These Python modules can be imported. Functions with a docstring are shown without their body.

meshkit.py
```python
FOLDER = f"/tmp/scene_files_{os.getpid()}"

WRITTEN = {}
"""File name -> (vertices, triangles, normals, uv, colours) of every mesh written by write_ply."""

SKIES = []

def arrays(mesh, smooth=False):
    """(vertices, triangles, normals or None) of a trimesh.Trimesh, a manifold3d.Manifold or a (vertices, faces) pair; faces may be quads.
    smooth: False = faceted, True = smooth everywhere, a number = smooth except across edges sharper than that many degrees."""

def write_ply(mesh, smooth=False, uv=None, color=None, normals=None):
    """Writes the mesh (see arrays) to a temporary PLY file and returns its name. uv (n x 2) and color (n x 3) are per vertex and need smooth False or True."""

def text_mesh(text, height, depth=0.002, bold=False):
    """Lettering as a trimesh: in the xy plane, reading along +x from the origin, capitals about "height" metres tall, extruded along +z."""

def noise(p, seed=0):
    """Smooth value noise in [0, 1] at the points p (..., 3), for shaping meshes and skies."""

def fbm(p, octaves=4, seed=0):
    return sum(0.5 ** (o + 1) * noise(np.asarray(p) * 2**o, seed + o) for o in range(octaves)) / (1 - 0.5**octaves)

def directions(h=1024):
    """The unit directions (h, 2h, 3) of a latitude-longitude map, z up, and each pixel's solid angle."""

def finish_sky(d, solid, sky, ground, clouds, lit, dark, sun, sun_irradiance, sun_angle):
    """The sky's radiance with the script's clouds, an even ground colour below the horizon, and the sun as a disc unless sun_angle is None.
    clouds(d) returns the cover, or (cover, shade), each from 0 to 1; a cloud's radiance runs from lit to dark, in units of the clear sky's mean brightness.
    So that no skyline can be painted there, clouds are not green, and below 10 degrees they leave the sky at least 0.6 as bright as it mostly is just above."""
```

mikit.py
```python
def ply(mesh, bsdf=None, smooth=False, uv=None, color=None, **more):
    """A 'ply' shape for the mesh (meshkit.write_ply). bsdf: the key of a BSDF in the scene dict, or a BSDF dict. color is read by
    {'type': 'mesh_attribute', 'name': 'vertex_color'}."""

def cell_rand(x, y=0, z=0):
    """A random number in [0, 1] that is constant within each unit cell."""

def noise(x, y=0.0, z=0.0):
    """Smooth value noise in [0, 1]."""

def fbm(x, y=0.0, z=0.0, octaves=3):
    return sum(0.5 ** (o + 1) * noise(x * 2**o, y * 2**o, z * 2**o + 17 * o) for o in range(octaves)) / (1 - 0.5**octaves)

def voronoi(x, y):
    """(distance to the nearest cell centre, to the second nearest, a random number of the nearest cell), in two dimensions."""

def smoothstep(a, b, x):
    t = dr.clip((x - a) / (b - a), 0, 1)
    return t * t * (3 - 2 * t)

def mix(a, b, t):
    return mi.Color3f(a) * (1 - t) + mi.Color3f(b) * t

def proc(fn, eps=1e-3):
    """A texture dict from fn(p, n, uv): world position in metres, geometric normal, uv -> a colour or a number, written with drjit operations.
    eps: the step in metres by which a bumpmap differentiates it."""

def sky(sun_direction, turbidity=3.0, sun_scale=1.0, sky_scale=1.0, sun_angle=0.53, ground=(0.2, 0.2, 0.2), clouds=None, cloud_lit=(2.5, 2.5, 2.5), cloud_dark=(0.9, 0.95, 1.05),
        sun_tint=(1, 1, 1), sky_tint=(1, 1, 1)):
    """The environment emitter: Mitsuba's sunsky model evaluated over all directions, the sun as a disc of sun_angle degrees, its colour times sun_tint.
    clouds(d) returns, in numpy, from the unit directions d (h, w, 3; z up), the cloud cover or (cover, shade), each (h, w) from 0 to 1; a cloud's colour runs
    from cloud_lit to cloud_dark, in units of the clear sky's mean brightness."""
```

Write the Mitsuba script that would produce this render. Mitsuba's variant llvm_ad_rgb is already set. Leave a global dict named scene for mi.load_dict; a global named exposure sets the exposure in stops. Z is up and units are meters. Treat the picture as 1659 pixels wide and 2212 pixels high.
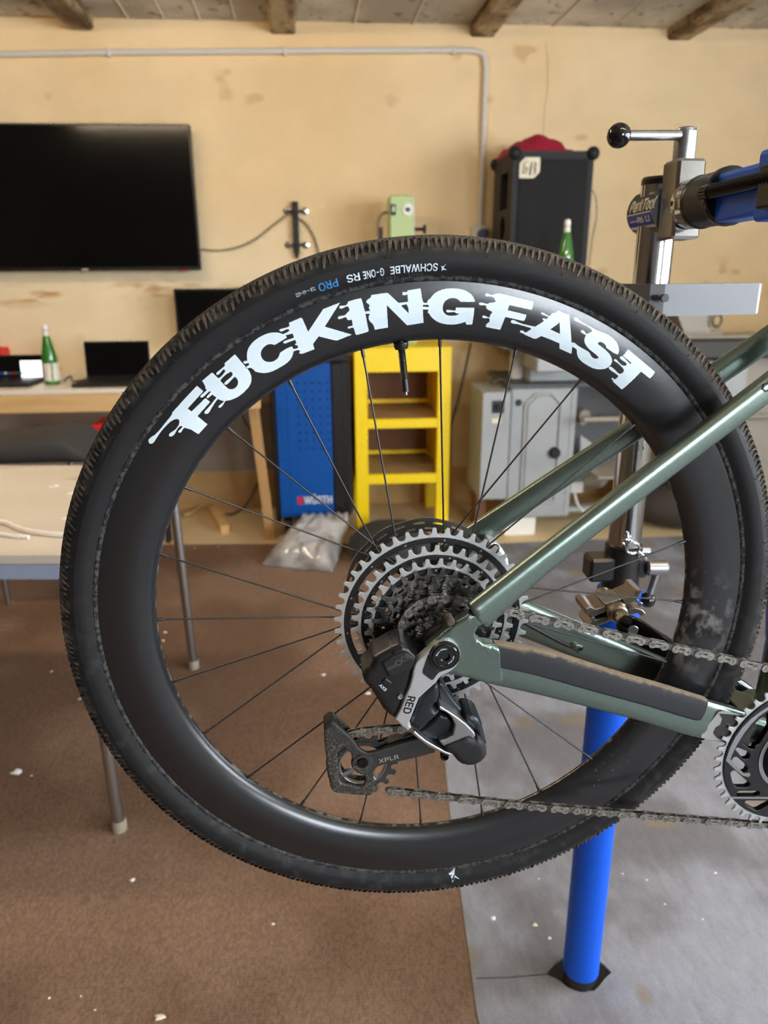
import math, random
import numpy as np, trimesh, shapely, drjit as dr, mitsuba as mi
import manifold3d as m3
import mikit, meshkit
from shapely.geometry import Polygon, Point, LineString, box as sbox
from shapely import affinity
from shapely.ops import unary_union
from scipy.spatial import Delaunay
from mikit import ply, proc, fbm, noise, smoothstep, mix, cell_rand, voronoi

T = mi.ScalarTransform4f
rng = random.Random(7)
npr = np.random.default_rng(7)
scene, labels = {}, {}

# ---------------------------------------------------------------- camera, lights, exposure
exposure = 1.15
scene['camera'] = {'type': 'thinlens', 'fov': math.degrees(2 * math.atan(829.5 / 1600)), 'fov_axis': 'x',
                   'aperture_radius': 0.0019, 'focus_distance': 0.70, 'near_clip': 0.02, 'far_clip': 50.0,
                   'to_world': T().look_at(origin=[0, 0, 1.3], target=[0.066297, 0.948092, 0.988992], up=[0.027918, 0.309809, 0.950389])}
DAY = (1.0, 1.10, 1.22)          # daylight through the windows
LAMP = (1.0, 0.80, 0.56)         # warm ceiling lamps
WIN_SIDE, WIN_BACK, LAMP_POWER = 6.5, 9.5, 46.0

# ---------------------------------------------------------------- materials
def lin(r, g, b):
    f = lambda c: (c / 255 / 12.92) if c <= 10 else ((c / 255 + .055) / 1.055) ** 2.4
    return (f(r), f(g), f(b))
def tex(c):
    if callable(c): return proc(c)
    if isinstance(c, dict): return c
    return {'type': 'rgb', 'value': [float(v) for v in c]}
def mat(name, color, rough=.5, metal=0.0, spec=.5, coat=0.0, bump=None, bscale=1.0, **kw):
    d = {'type': 'principled', 'base_color': tex(color), 'roughness': rough if not callable(rough) else proc(rough), 'metallic': metal, 'specular': spec}
    if coat: d['clearcoat'] = coat; d['clearcoat_gloss'] = kw.pop('gloss', .9)
    d.update(kw)
    if bump: d = {'type': 'bumpmap', 'arbitrary': proc(bump, 2e-3), 'scale': bscale, 'bsdf': d}
    scene['mat_' + name] = {'type': 'twosided', 'bsdf': d}
    return 'mat_' + name

def wall_fn(p, n, uv):
    big = fbm(p.x * .9 + 3, p.z * .9, 0.0, 3)
    c = mix(lin(228, 196, 146), lin(240, 214, 170), smoothstep(.3, .7, big))
    c = mix(c, mi.Color3f(lin(250, 234, 198)), .7 * smoothstep(1.75, 1.2, p.z) * smoothstep(.4, -.5, p.x))     # newer paint low on the left
    c = c * (.94 + .12 * fbm(p.x * 7, p.z * 9, 2.0, 3))
    band = smoothstep(.10, .02, dr.abs(p.z - 1.17 - .05 * noise(p.x * 2.1))) * smoothstep(.2, -.3, p.x)
    st = smoothstep(.56, .78, fbm(p.x * 5.5, p.z * 26, 5.0, 4)) * band
    c = mix(c, mi.Color3f(lin(196, 148, 84)), .85 * st)
    spot = smoothstep(.74, .86, fbm(p.x * 6 + 9, p.z * 9, 3.0, 3))
    c = mix(c, mi.Color3f(lin(190, 150, 100)), .5 * spot)
    crack = smoothstep(.004, .001, dr.abs(p.x - 1.20 + .05 * p.z - .06 * fbm(p.z * 4, 1.0, 0.0, 4))) * smoothstep(1.75, 1.85, p.z) * smoothstep(2.42, 2.3, p.z)
    c = mix(c, mi.Color3f(lin(150, 115, 75)), .55 * crack)
    grey = smoothstep(.62, .60, p.z + .02 * noise(p.x * 9, p.z * 4)) * smoothstep(.205, .225, p.z + .02 * noise(p.x * 5)) * smoothstep(.28, .1, p.x)
    cg = mix(lin(150, 142, 130), lin(182, 174, 160), fbm(p.x * 6, p.z * 7, 1.0, 4))
    c = mix(c, cg, grey)
    low = smoothstep(.215, .2, p.z)
    return mix(c, mix(lin(196, 160, 104), lin(222, 188, 132), fbm(p.x * 4, p.z * 9, 4.0, 3)), low)
def floor_fn(p, n, uv):
    return mix(lin(200, 172, 126), lin(226, 202, 160), fbm(p.x * 2.5, p.y * 2.5, 1.0, 4))
def carpet_fn(p, n, uv):
    a = fbm(p.x * 3, p.y * 3, 0.0, 3); b = fbm(p.x * 260, p.y * 150, 2.0, 2); rib = .5 + .5 * dr.sin(p.y * 900 + 2 * noise(p.x * 40))
    c = mix(lin(110, 86, 69), lin(134, 108, 89), smoothstep(.3, .7, a))
    return c * (.62 + .62 * b + .10 * rib)
def mat_grey_fn(p, n, uv):
    a = fbm(p.x * 5, p.y * 5, 3.0, 4); b = fbm(p.x * 330, p.y * 300, 2.0, 2); d = fbm(p.x * 90, p.y * 34, 6.0, 2)
    c = mix(lin(112, 109, 110), lin(140, 140, 145), smoothstep(.32, .68, a))
    c = c * (.80 + .22 * b + .22 * d)
    return mix(c, mi.Color3f(lin(132, 116, 92)), .6 * smoothstep(.72, .82, fbm(p.x * 9, p.y * 9, 8.0, 2)))
def ceil_fn(p, n, uv):
    a = fbm(p.x * 3, p.y * 3, 1.0, 4)
    c = mix(lin(158, 149, 134), lin(202, 193, 177), smoothstep(.25, .75, a))
    return mix(c, mi.Color3f(lin(70, 62, 50)), .7 * smoothstep(.66, .78, fbm(p.x * 22, p.y * 22, 4.0, 4)))
def beam_fn(p, n, uv):
    a = fbm(p.x * 16, p.y * 6, p.z * 16, 4)
    c = mix(lin(96, 76, 54), lin(168, 148, 116), smoothstep(.3, .7, a))
    return mix(c, mi.Color3f(lin(40, 32, 24)), .8 * smoothstep(.56, .72, fbm(p.x * 40, p.y * 40, p.z * 40, 3)) * smoothstep(3.3, 4.0, p.y))
def wood_fn(p, n, uv):
    r = fbm(p.x * 3, p.y * 30, p.z * 30, 3)
    return mix(lin(204, 160, 100), lin(232, 196, 142), r)
def legwood_fn(p, n, uv):
    r = fbm(p.x * 40, p.y * 40, p.z * 3, 3)
    return mix(lin(170, 128, 78), lin(200, 158, 104), r)
def brownboard_fn(p, n, uv):
    return mix(lin(92, 58, 30), lin(122, 80, 46), fbm(p.x * 20, p.y * 4, p.z * 4, 3))
def tabletop_fn(p, n, uv):
    c = mix(lin(204, 194, 178), lin(222, 214, 200), fbm(p.x * 2.5, p.y * 9, 0.0, 4))
    return mix(c, mi.Color3f(lin(178, 160, 136)), .5 * smoothstep(.6, .75, fbm(p.x * 3, p.y * 12, 7.0, 3)))
BM = np.array([[0.999548, 0.000589, 0.030054, 0.091777], [0.03006, -0.019572, -0.999356, 0.670127], [0.0, 0.999808, -0.019581, 0.974947], [0.0, 0.0, 0.0, 1.0]])
UX, VX, WX, O = BM[:3, 0], BM[:3, 1], BM[:3, 2], BM[:3, 3]
def bike_uv(p):
    q = p - mi.Point3f(*[float(x) for x in O])
    return tuple(q.x * float(a[0]) + q.y * float(a[1]) + q.z * float(a[2]) for a in (UX, VX, WX))
def rim_fn(p, n, uv):
    u, v, w = bike_uv(p); r = dr.sqrt(u * u + v * v)
    c = mi.Color3f(.0085, .0092, .0105)
    dust = smoothstep(.46, .72, fbm(u * 120, v * 90, w * 120, 4)) * smoothstep(.046, .012, dr.sqrt(dr.square(u - .278) + dr.square((v + .022) * .62))) * smoothstep(.002, .006, w)
    c = mix(c, mi.Color3f(.16, .155, .145), .75 * dust)
    sp = smoothstep(.80, .9, noise(u * 420, v * 420, w * 300)) * smoothstep(.5, .8, fbm(u * 14, v * 14, 3.0, 2)) * smoothstep(.05, -.2, v)
    c = mix(c, mi.Color3f(.2, .19, .17), .35 * sp)
    inner = smoothstep(.2668, .2655, r) * smoothstep(.45, .75, fbm(u * 200, v * 200, w * 200, 3))
    return mix(c, mi.Color3f(.32, .28, .21), .8 * inner)
def tire_fn(p, n, uv):
    u, v, w = bike_uv(p); r = dr.sqrt(u * u + v * v)
    c = mi.Color3f(.0115, .0115, .0122)
    d = smoothstep(.42, .72, fbm(u * 90, v * 90, w * 90, 4)) * smoothstep(.336, .345, r)
    c = mix(c, mi.Color3f(.085, .078, .066), .55 * d)
    side = smoothstep(.5, .8, fbm(u * 110, v * 110, 2.0, 4)) * smoothstep(.12, -.12, v)
    c = mix(c, mi.Color3f(.055, .057, .058), .28 * side)
    bead = smoothstep(.3215, .3195, r) * smoothstep(.42, .6, fbm(u * 300, v * 300, w * 300, 2))
    return mix(c, mi.Color3f(.085, .085, .08), .5 * bead)
def knob_fn(p, n, uv):
    u, v, w = bike_uv(p)
    a = fbm(u * 150, v * 150, w * 150, 3)
    return mix(mi.Color3f(.014, .0135, .013), mi.Color3f(.095, .078, .060), smoothstep(.30, .78, a + .10 * smoothstep(.1, .3, v) + .22 * smoothstep(.013, .006, dr.abs(w))))
def paint_fn(p, n, uv):
    u, v, w = bike_uv(p)
    fl = noise(u * 2600, v * 2600, w * 2600)
    return mix(mi.Color3f(.120, .160, .135), mi.Color3f(.185, .245, .212), fl)
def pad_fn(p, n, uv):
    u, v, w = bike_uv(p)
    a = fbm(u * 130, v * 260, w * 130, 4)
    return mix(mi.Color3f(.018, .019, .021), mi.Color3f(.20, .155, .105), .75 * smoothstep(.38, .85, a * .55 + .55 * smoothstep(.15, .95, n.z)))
def mud_fn(p, n, uv):
    u, v, w = bike_uv(p)
    a = fbm(u * 240, v * 240, w * 240, 4); b = dr.abs(fbm(u * 420, v * 420, w * 420, 3) - .5)
    c = mix(mi.Color3f(.013, .0133, .0136), mi.Color3f(.028, .027, .025), a)
    return mix(c, mi.Color3f(.26, .23, .155), .5 * smoothstep(.06, .0, b) * smoothstep(-.065, -.10, u + .6 * (v + .14) - .012))
def steel_fn(p, n, uv):
    u, v, w = bike_uv(p)
    return mix(mi.Color3f(.20, .19, .17), mi.Color3f(.40, .385, .35), smoothstep(.25, .7, fbm(u * 500, v * 500, w * 500, 2)))
def darksteel_fn(p, n, uv):
    u, v, w = bike_uv(p)
    return mix(mi.Color3f(.10, .097, .09), mi.Color3f(.32, .315, .30), smoothstep(.3, .8, fbm(u * 140, v * 140, w * 140, 2)))
def silver_cog_fn(p, n, uv):
    u, v, w = bike_uv(p)
    return mix(mi.Color3f(.62, .65, .65), mi.Color3f(.10, .10, .09), smoothstep(.74, .86, fbm(u * 260, v * 260, w * 260, 3)))
def zinc_fn(p, n, uv):
    return mix(mi.Color3f(.30, .31, .33), mi.Color3f(.50, .51, .53), fbm(p.x * 120, p.y * 120, p.z * 120, 3))
def grille_fn(p, n, uv):
    a = dr.abs(dr.sin(p.x * 300)) * dr.abs(dr.sin(p.z * 260))
    return mix(mi.Color3f(.020, .0195, .0195), mi.Color3f(.006, .006, .006), smoothstep(.35, .6, a))
def greypaint_fn(p, n, uv):
    return mix(lin(146, 148, 146), lin(172, 173, 170), fbm(p.x * 5, p.y * 5, p.z * 5, 4))
def bag_fn(p, n, uv):
    return mix(lin(128, 122, 116), lin(186, 182, 178), smoothstep(.3, .62, fbm(p.x * 9, p.y * 9, p.z * 9, 4)))

M = dict(
    wall=mat('wall', wall_fn, .85, spec=.25), floor=mat('floor', floor_fn, .7, spec=.3), carpet=mat('carpet', carpet_fn, .95, spec=.1, sheen=.4),
    greymat=mat('greymat', mat_grey_fn, .9, spec=.15, sheen=.6), ceiling=mat('ceiling', ceil_fn, .9, spec=.2), beam=mat('beam', beam_fn, .9, spec=.2),
    plaster=mat('plaster', lin(206, 200, 188), .9), darkwall=mat('darkwall', lin(96, 78, 60), .9), greywall=mat('greywall', lin(134, 134, 136), .9), redstuff=mat('redstuff', lin(120, 24, 22), .6),
    wood=mat('wood', wood_fn, .6), legwood=mat('legwood', legwood_fn, .7), board=mat('board', brownboard_fn, .6), shelfboard=mat('shelfboard', lin(150, 122, 82), .7),
    tabletop=mat('tabletop', tabletop_fn, .45), apron=mat('apron', lin(150, 164, 186), .55), whitelam=mat('whitelam', lin(236, 226, 210), .4),
    conduit=mat('conduit', lin(206, 202, 194), .5), white=mat('white', lin(236, 232, 222), .6), offwhite=mat('offwhite', lin(226, 214, 186), .7),
    black=mat('black', (.008, .008, .0085), .33), blackmat=mat('blackmat', (.010, .010, .011), .6, spec=.35), blackgloss=mat('blackgloss', (.006, .006, .006), .08),
    darkgrey=mat('darkgrey', (.018, .018, .0185), .65, spec=.3), screen=mat('screen', (.003, .003, .003), .10, spec=.22), foam=mat('foam', (.032, .031, .031), .85, sheen=.3),
    yellow=mat('yellow', lin(250, 214, 6), .4), blue=mat('blue', lin(0, 76, 156), .5, spec=.3), bluetube=mat('bluetube', lin(0, 76, 190), .45, spec=.35),
    bluejaw=mat('bluejaw', lin(30, 92, 205), .35), bluelabel=mat('bluelabel', lin(24, 58, 150), .35), red=mat('red', lin(214, 32, 36), .45), crimson=mat('crimson', lin(150, 16, 44), .9, sheen=.5),
    greypaint=mat('greypaint', greypaint_fn, .5), guard=mat('guard', lin(84, 84, 86), .5), green=mat('green', lin(176, 196, 132), .45), greenpaper=mat('greenpaper', lin(30, 130, 80), .6),
    chrome=mat('chrome', (.55, .56, .57), .12, 1.0), zinc=mat('zinc', zinc_fn, .30, 1.0), zincbar=mat('zincbar', (.13, .132, .138), .5, .4, spec=.4), steelleg=mat('steelleg', (.42, .41, .40), .38, 1.0),
    rim=mat('rim', rim_fn, .25, spec=.7), tire=mat('tire', tire_fn, .6, spec=.22), knob=mat('knob', knob_fn, .75, spec=.2), decal=mat('decal', (.64, .74, .79), .4, spec=.3), ink_blue=mat('ink_blue', lin(42, 116, 178), .5), ink=mat('ink', lin(196, 208, 218), .5), inkfaint=mat('inkfaint', (.05, .05, .052), .7),
    spoke=mat('spoke', (.02, .02, .021), .32, 0.0, .6), paint=mat('paint', paint_fn, .30, .86, coat=.6, gloss=.95), pad=mat('pad', pad_fn, .75, spec=.2), clear=mat('clear', (.26, .26, .255), .4), tape=mat('tape', (.02, .018, .016), .4),
    mud=mat('mud', mud_fn, .55), steel=mat('steel', steel_fn, .34, .85), darksteel=mat('darksteel', darksteel_fn, .3, .9), cog=mat('cog', silver_cog_fn, .36, .75), spider=mat('spider', (.007, .0072, .0075), .3),
    alu=mat('alu', (.58, .59, .60), .36, .7), alu2=mat('alu2', (.42, .43, .45), .38, 1.0), anod=mat('anod', (.022, .025, .030), .36, .5), bronze=mat('bronze', (.33, .285, .235), .34, .9), rotor=mat('rotor', (.34, .33, .32), .28, 1.0),
    pulley=mat('pulley', (.028, .027, .025), .6), label=mat('label', lin(226, 220, 206), .5), cable=mat('cable', (.03, .03, .03), .5), cablegrey=mat('cablegrey', lin(120, 108, 88), .6), cablecream=mat('cablecream', lin(214, 184, 138), .6),
    bag=mat('bag', bag_fn, .12, spec=.9, coat=.8), rope=mat('rope', lin(236, 228, 218), .9), chip=mat('chip', lin(238, 236, 228), .8), grille=mat('grille', grille_fn, .7, spec=.15), ledge=mat('ledge', lin(58, 56, 50), .6), castiron=mat('castiron', lin(150, 140, 124), .5),
    brown=mat('brown', (.055, .042, .034), .9), winframe=mat('winframe', lin(200, 200, 200), .5), plug=mat('plug', lin(36, 34, 70), .4), motor=mat('motor', lin(160, 150, 134), .5))
scene['mat_glass'] = {'type': 'principled', 'base_color': {'type': 'rgb', 'value': [.016, .15, .010]}, 'roughness': .06, 'specular': .8, 'clearcoat': .8}
scene['mat_glass'] = {'type': 'twosided', 'bsdf': scene['mat_glass']}
M['glass'] = 'mat_glass'

# ---------------------------------------------------------------- mesh helpers
def tm(v, f): return trimesh.Trimesh(np.asarray(v, float), np.asarray(f, int), process=False)
def cat(*ms):
    ms = [m for g in ms for m in (g if isinstance(g, (list, tuple)) else [g])]
    return trimesh.util.concatenate(ms)
def bx(x0, x1, y0, y1, z0, z1, b=.003):
    lo, hi = np.minimum([x0, y0, z0], [x1, y1, z1]), np.maximum([x0, y0, z0], [x1, y1, z1])
    b = min(b, .45 * (hi - lo).min())
    if b <= 0: return trimesh.creation.box(bounds=[lo, hi])
    pts = []
    for s in np.ndindex(2, 2, 2):
        c = np.where(s, hi, lo); d = np.where(s, -1, 1) * b
        for k in range(3):
            q = c + d; q[k] = c[k]; pts.append(q)
    return trimesh.convex.convex_hull(np.array(pts))
def hull(pts): return trimesh.convex.convex_hull(np.asarray(pts, float))
def xf(m, mtx):
    m = m.copy(); m.apply_transform(mtx); return m
def mv(m, d):
    m = m.copy(); m.apply_translation(d); return m
def rotz(a, c=(0, 0, 0)): return trimesh.transformations.rotation_matrix(a, [0, 0, 1], c)
def frame(o, x, y, z=None):
    x = np.asarray(x, float); x /= np.linalg.norm(x); y = np.asarray(y, float); y = y - x * (x @ y); y /= np.linalg.norm(y)
    m = np.eye(4); m[:3, 0], m[:3, 1], m[:3, 2], m[:3, 3] = x, y, np.cross(x, y), o
    return m
def tube(pts, r, n=12, cap=True):
    p = np.asarray(pts, float); r = np.broadcast_to(r, (len(p),)).astype(float)
    t = np.gradient(p, axis=0); t /= np.linalg.norm(t, axis=1, keepdims=True) + 1e-12
    a = np.cross(t[0], [0, 0, 1.0] if abs(t[0][2]) < .9 else [1.0, 0, 0]); a /= np.linalg.norm(a)
    ang = np.arange(n) * 2 * np.pi / n; V = []
    for i in range(len(p)):
        a = a - t[i] * (a @ t[i]); a /= np.linalg.norm(a); b = np.cross(t[i], a)
        V.append(p[i] + r[i] * (np.cos(ang)[:, None] * a + np.sin(ang)[:, None] * b))
    V = np.vstack(V); F = []
    i, j = np.meshgrid(np.arange(len(p) - 1), np.arange(n), indexing='ij'); i, j = i.ravel(), j.ravel(); k = (j + 1) % n
    F = np.vstack([np.stack([i * n + j, i * n + k, i * n + n + k], 1), np.stack([i * n + j, i * n + n + k, i * n + n + j], 1)])
    if cap:
        c0, c1 = len(V), len(V) + 1; V = np.vstack([V, p[:1], p[-1:]]); j = np.arange(n); k = (j + 1) % n; L = (len(p) - 1) * n
        F = np.vstack([F, np.stack([k, j, j * 0 + c0], 1), np.stack([L + j, L + k, j * 0 + c1], 1)])
    return tm(V, F)
def curve(pts, k=8):
    """Catmull-Rom through the points."""
    p = np.asarray(pts, float); q = np.vstack([2 * p[0] - p[1], p, 2 * p[-1] - p[-2]]); out = []
    for i in range(1, len(q) - 2):
        for t in np.linspace(0, 1, k, endpoint=False):
            a, b, c, d = q[i - 1], q[i], q[i + 1], q[i + 2]
            out.append(.5 * (2 * b + (c - a) * t + (2 * a - 5 * b + 4 * c - d) * t * t + (3 * b - a - 3 * c + d) * t ** 3))
    return np.array(out + [p[-1]])
def cyl(p0, p1, r, n=24, b=.001):
    p0, p1 = np.asarray(p0, float), np.asarray(p1, float); d = (p1 - p0) / np.linalg.norm(p1 - p0)
    return tube([p0, p0 + d * 1e-6, p0 + d * b, p1 - d * b, p1 - d * 1e-6, p1], [max(r - b, 1e-4), max(r - b, 1e-4), r, r, max(r - b, 1e-4), max(r - b, 1e-4)], n)
def lathe(prof, n=48):
    """Solid or shell turned about z from (r, z) pairs."""
    prof = np.asarray(prof, float); ang = np.arange(n) * 2 * np.pi / n
    V = np.stack([prof[:, None, 0] * np.cos(ang), prof[:, None, 0] * np.sin(ang), np.broadcast_to(prof[:, None, 1], (len(prof), n))], -1).reshape(-1, 3)
    i, j = np.meshgrid(np.arange(len(prof) - 1), np.arange(n), indexing='ij'); i, j = i.ravel(), j.ravel(); k = (j + 1) % n
    F = np.vstack([np.stack([i * n + j, i * n + k, i * n + n + k], 1), np.stack([i * n + j, i * n + n + k, i * n + n + j], 1)])
    return tm(V, F)
def polys(g): return [q for q in getattr(g, 'geoms', [g]) if isinstance(q, Polygon) and q.area > 1e-12]
def prism(poly, z0, z1):
    return cat([mv(trimesh.creation.extrude_polygon(q, z1 - z0, engine='earcut'), [0, 0, z0]) for q in polys(poly)])
def dens(ring, step):
    L = LineString(ring); n = max(8, int(L.length / step))
    keep = [L.interpolate(t, True).coords[0] for t in np.linspace(0, 1, n, endpoint=False)]
    pts = sorted([(L.project(Point(q)), q) for q in list(ring)[:-1]] + [(L.project(Point(q)), q) for q in keep])
    out = []
    for d, q in pts:
        if not out or d - out[-1][0] > step * .25: out.append((d, q))
    return [q for _, q in out]
def pillow(poly, z0, z1, b, step=None, dome=None):
    """The outline as a solid from z0 to z1 whose upper edge is rounded over the width b. dome(x, y) raises or lowers the top."""
    out = []
    for q in polys(poly):
        s = step or b * .8
        rings = [dens(q.exterior.coords, s)] + [dens(r.coords, s) for r in q.interiors]
        P = [np.array(r) for r in rings]
        Z = [np.zeros(len(r)) for r in rings]
        for fr in (.12, .3, .6, 1.0, 2.0):
            g = q.buffer(-b * fr)
            for gq in polys(g):
                for r in [gq.exterior] + list(gq.interiors):
                    a = np.array(dens(r.coords, s * (1.0 if fr < 1.5 else 2))); P.append(a)
        big = q.bounds; st = max(4 * b, (big[2] - big[0]) / 14, (big[3] - big[1]) / 14)
        gx, gy = np.meshgrid(np.arange(big[0], big[2], st), np.arange(big[1], big[3], st)); g = np.stack([gx.ravel(), gy.ravel()], 1)
        inn = q.buffer(-b * 2.2)
        if not inn.is_empty and len(g): P.append(g[shapely.contains_xy(inn, g[:, 0], g[:, 1])])
        A = np.vstack(P); nb = sum(len(r) for r in rings)
        d = shapely.distance(shapely.points(A), q.boundary); d[:nb] = 0
        t = np.clip(d / b, 0, 1); z = z1 - b + b * np.sqrt(np.clip(1 - (1 - t) ** 2, 0, 1))
        if dome: z = z + np.array([dome(x, y) for x, y in A])
        tri = Delaunay(A).simplices
        c = A[tri].mean(1); e = A[tri]; area = np.abs(np.cross(e[:, 1] - e[:, 0], e[:, 2] - e[:, 0]))
        tri = tri[shapely.contains_xy(q, c[:, 0], c[:, 1]) & (area > 1e-13)]
        V = np.column_stack([A, z]); Fs = [tri]
        e = A[tri]; flip = np.cross(e[:, 1] - e[:, 0], e[:, 2] - e[:, 0]) < 0; tri[flip] = tri[flip][:, ::-1]
        off = 0; VB = np.column_stack([A[:nb], np.full(nb, z0)]); n0 = len(V)
        for r, is_hole in zip(rings, [0] + [1] * 9):
            n = len(r); i = np.arange(n); j = (i + 1) % n
            ccw = Polygon(r).exterior.is_ccw
            f = np.vstack([np.stack([off + i, n0 + off + i, n0 + off + j], 1), np.stack([off + i, n0 + off + j, off + j], 1)])
            if ccw == (not is_hole): pass
            else: f = f[:, ::-1]
            Fs.append(f); off += n
        V = np.vstack([V, VB]); Fs.append(np.zeros((0, 3), int))
        bt = prism(q, z0, z0 + 1e-5)
        out += [tm(V, np.vstack(Fs)), bt]
    return cat(out)
def loft(sections, closed=True):
    """Rings of equal length, joined; ends capped with a fan."""
    S = np.asarray(sections, float); k, n = S.shape[:2]; V = S.reshape(-1, 3)
    i, j = np.meshgrid(np.arange(k - 1), np.arange(n), indexing='ij'); i, j = i.ravel(), j.ravel(); m = (j + 1) % n
    F = np.vstack([np.stack([i * n + j, i * n + m, i * n + n + m], 1), np.stack([i * n + j, i * n + n + m, i * n + n + j], 1)])
    c0, c1 = len(V), len(V) + 1; V = np.vstack([V, S[0].mean(0)[None], S[-1].mean(0)[None]]); j = np.arange(n); m = (j + 1) % n; L = (k - 1) * n
    F = np.vstack([F, np.stack([m, j, j * 0 + c0], 1), np.stack([L + j, L + m, j * 0 + c1], 1)])
    t = tm(V, F); t.fix_normals(); return t
def superell(n=28, e=2.6):
    a = np.arange(n) * 2 * np.pi / n; c, s = np.cos(a), np.sin(a)
    return np.stack([np.sign(c) * np.abs(c) ** (2 / e), np.sign(s) * np.abs(s) ** (2 / e)], 1)

# ---------------------------------------------------------------- scene bookkeeping
def key_of(name):
    if name not in scene and name not in labels: return name
    k = 1
    while f'{name}_{k:03d}' in scene or f'{name}_{k:03d}' in labels: k += 1
    return f'{name}_{k:03d}'
used = {}
def fresh(name):
    n = used.get(name, 0); used[name] = n + 1
    return name if n == 0 else f'{name}_{n:03d}'
def thing(name, label, cat_, group=None):
    k = fresh(name); labels[k] = {'label': label, 'category': cat_}
    if group: labels[k]['group'] = group
    return k
def struct(name, mesh, m, smooth=False):
    k = fresh(name); labels[k] = {'kind': 'structure'}
    if mesh is not None: scene[k] = ply(mesh, M[m], smooth)
    return k
def part(parent, name, mesh, m, smooth=35, label=None, kind=None):
    k = fresh(parent + '__' + name); scene[k] = ply(mesh, M.get(m, m), smooth)
    if label or kind:
        labels[k] = {}
        if label: labels[k]['label'] = label
        if kind: labels[k]['kind'] = kind
    return k
def single(name, mesh, m, label, cat_, group=None, smooth=35):
    k = thing(name, label, cat_, group); scene[k] = ply(mesh, M[m], smooth); return k
def bk(m): return xf(m, BM)
def bpart(parent, name, mesh, m, smooth=35, label=None, kind=None): return part(parent, name, bk(mesh), m, smooth, label, kind)
def text2d(s, h, bold=False):
    """Lettering as a shapely outline, capitals h tall, from the origin."""
    m = meshkit.text_mesh(s, h, .001, bold)
    v, f = m.vertices, m.faces
    top = np.abs(v[f][:, :, 2]).max(1) < 1e-9
    return unary_union([Polygon(v[t][:, :2]).buffer(1e-6) for t in f[top] if Polygon(v[t][:, :2]).area > 1e-14])
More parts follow.
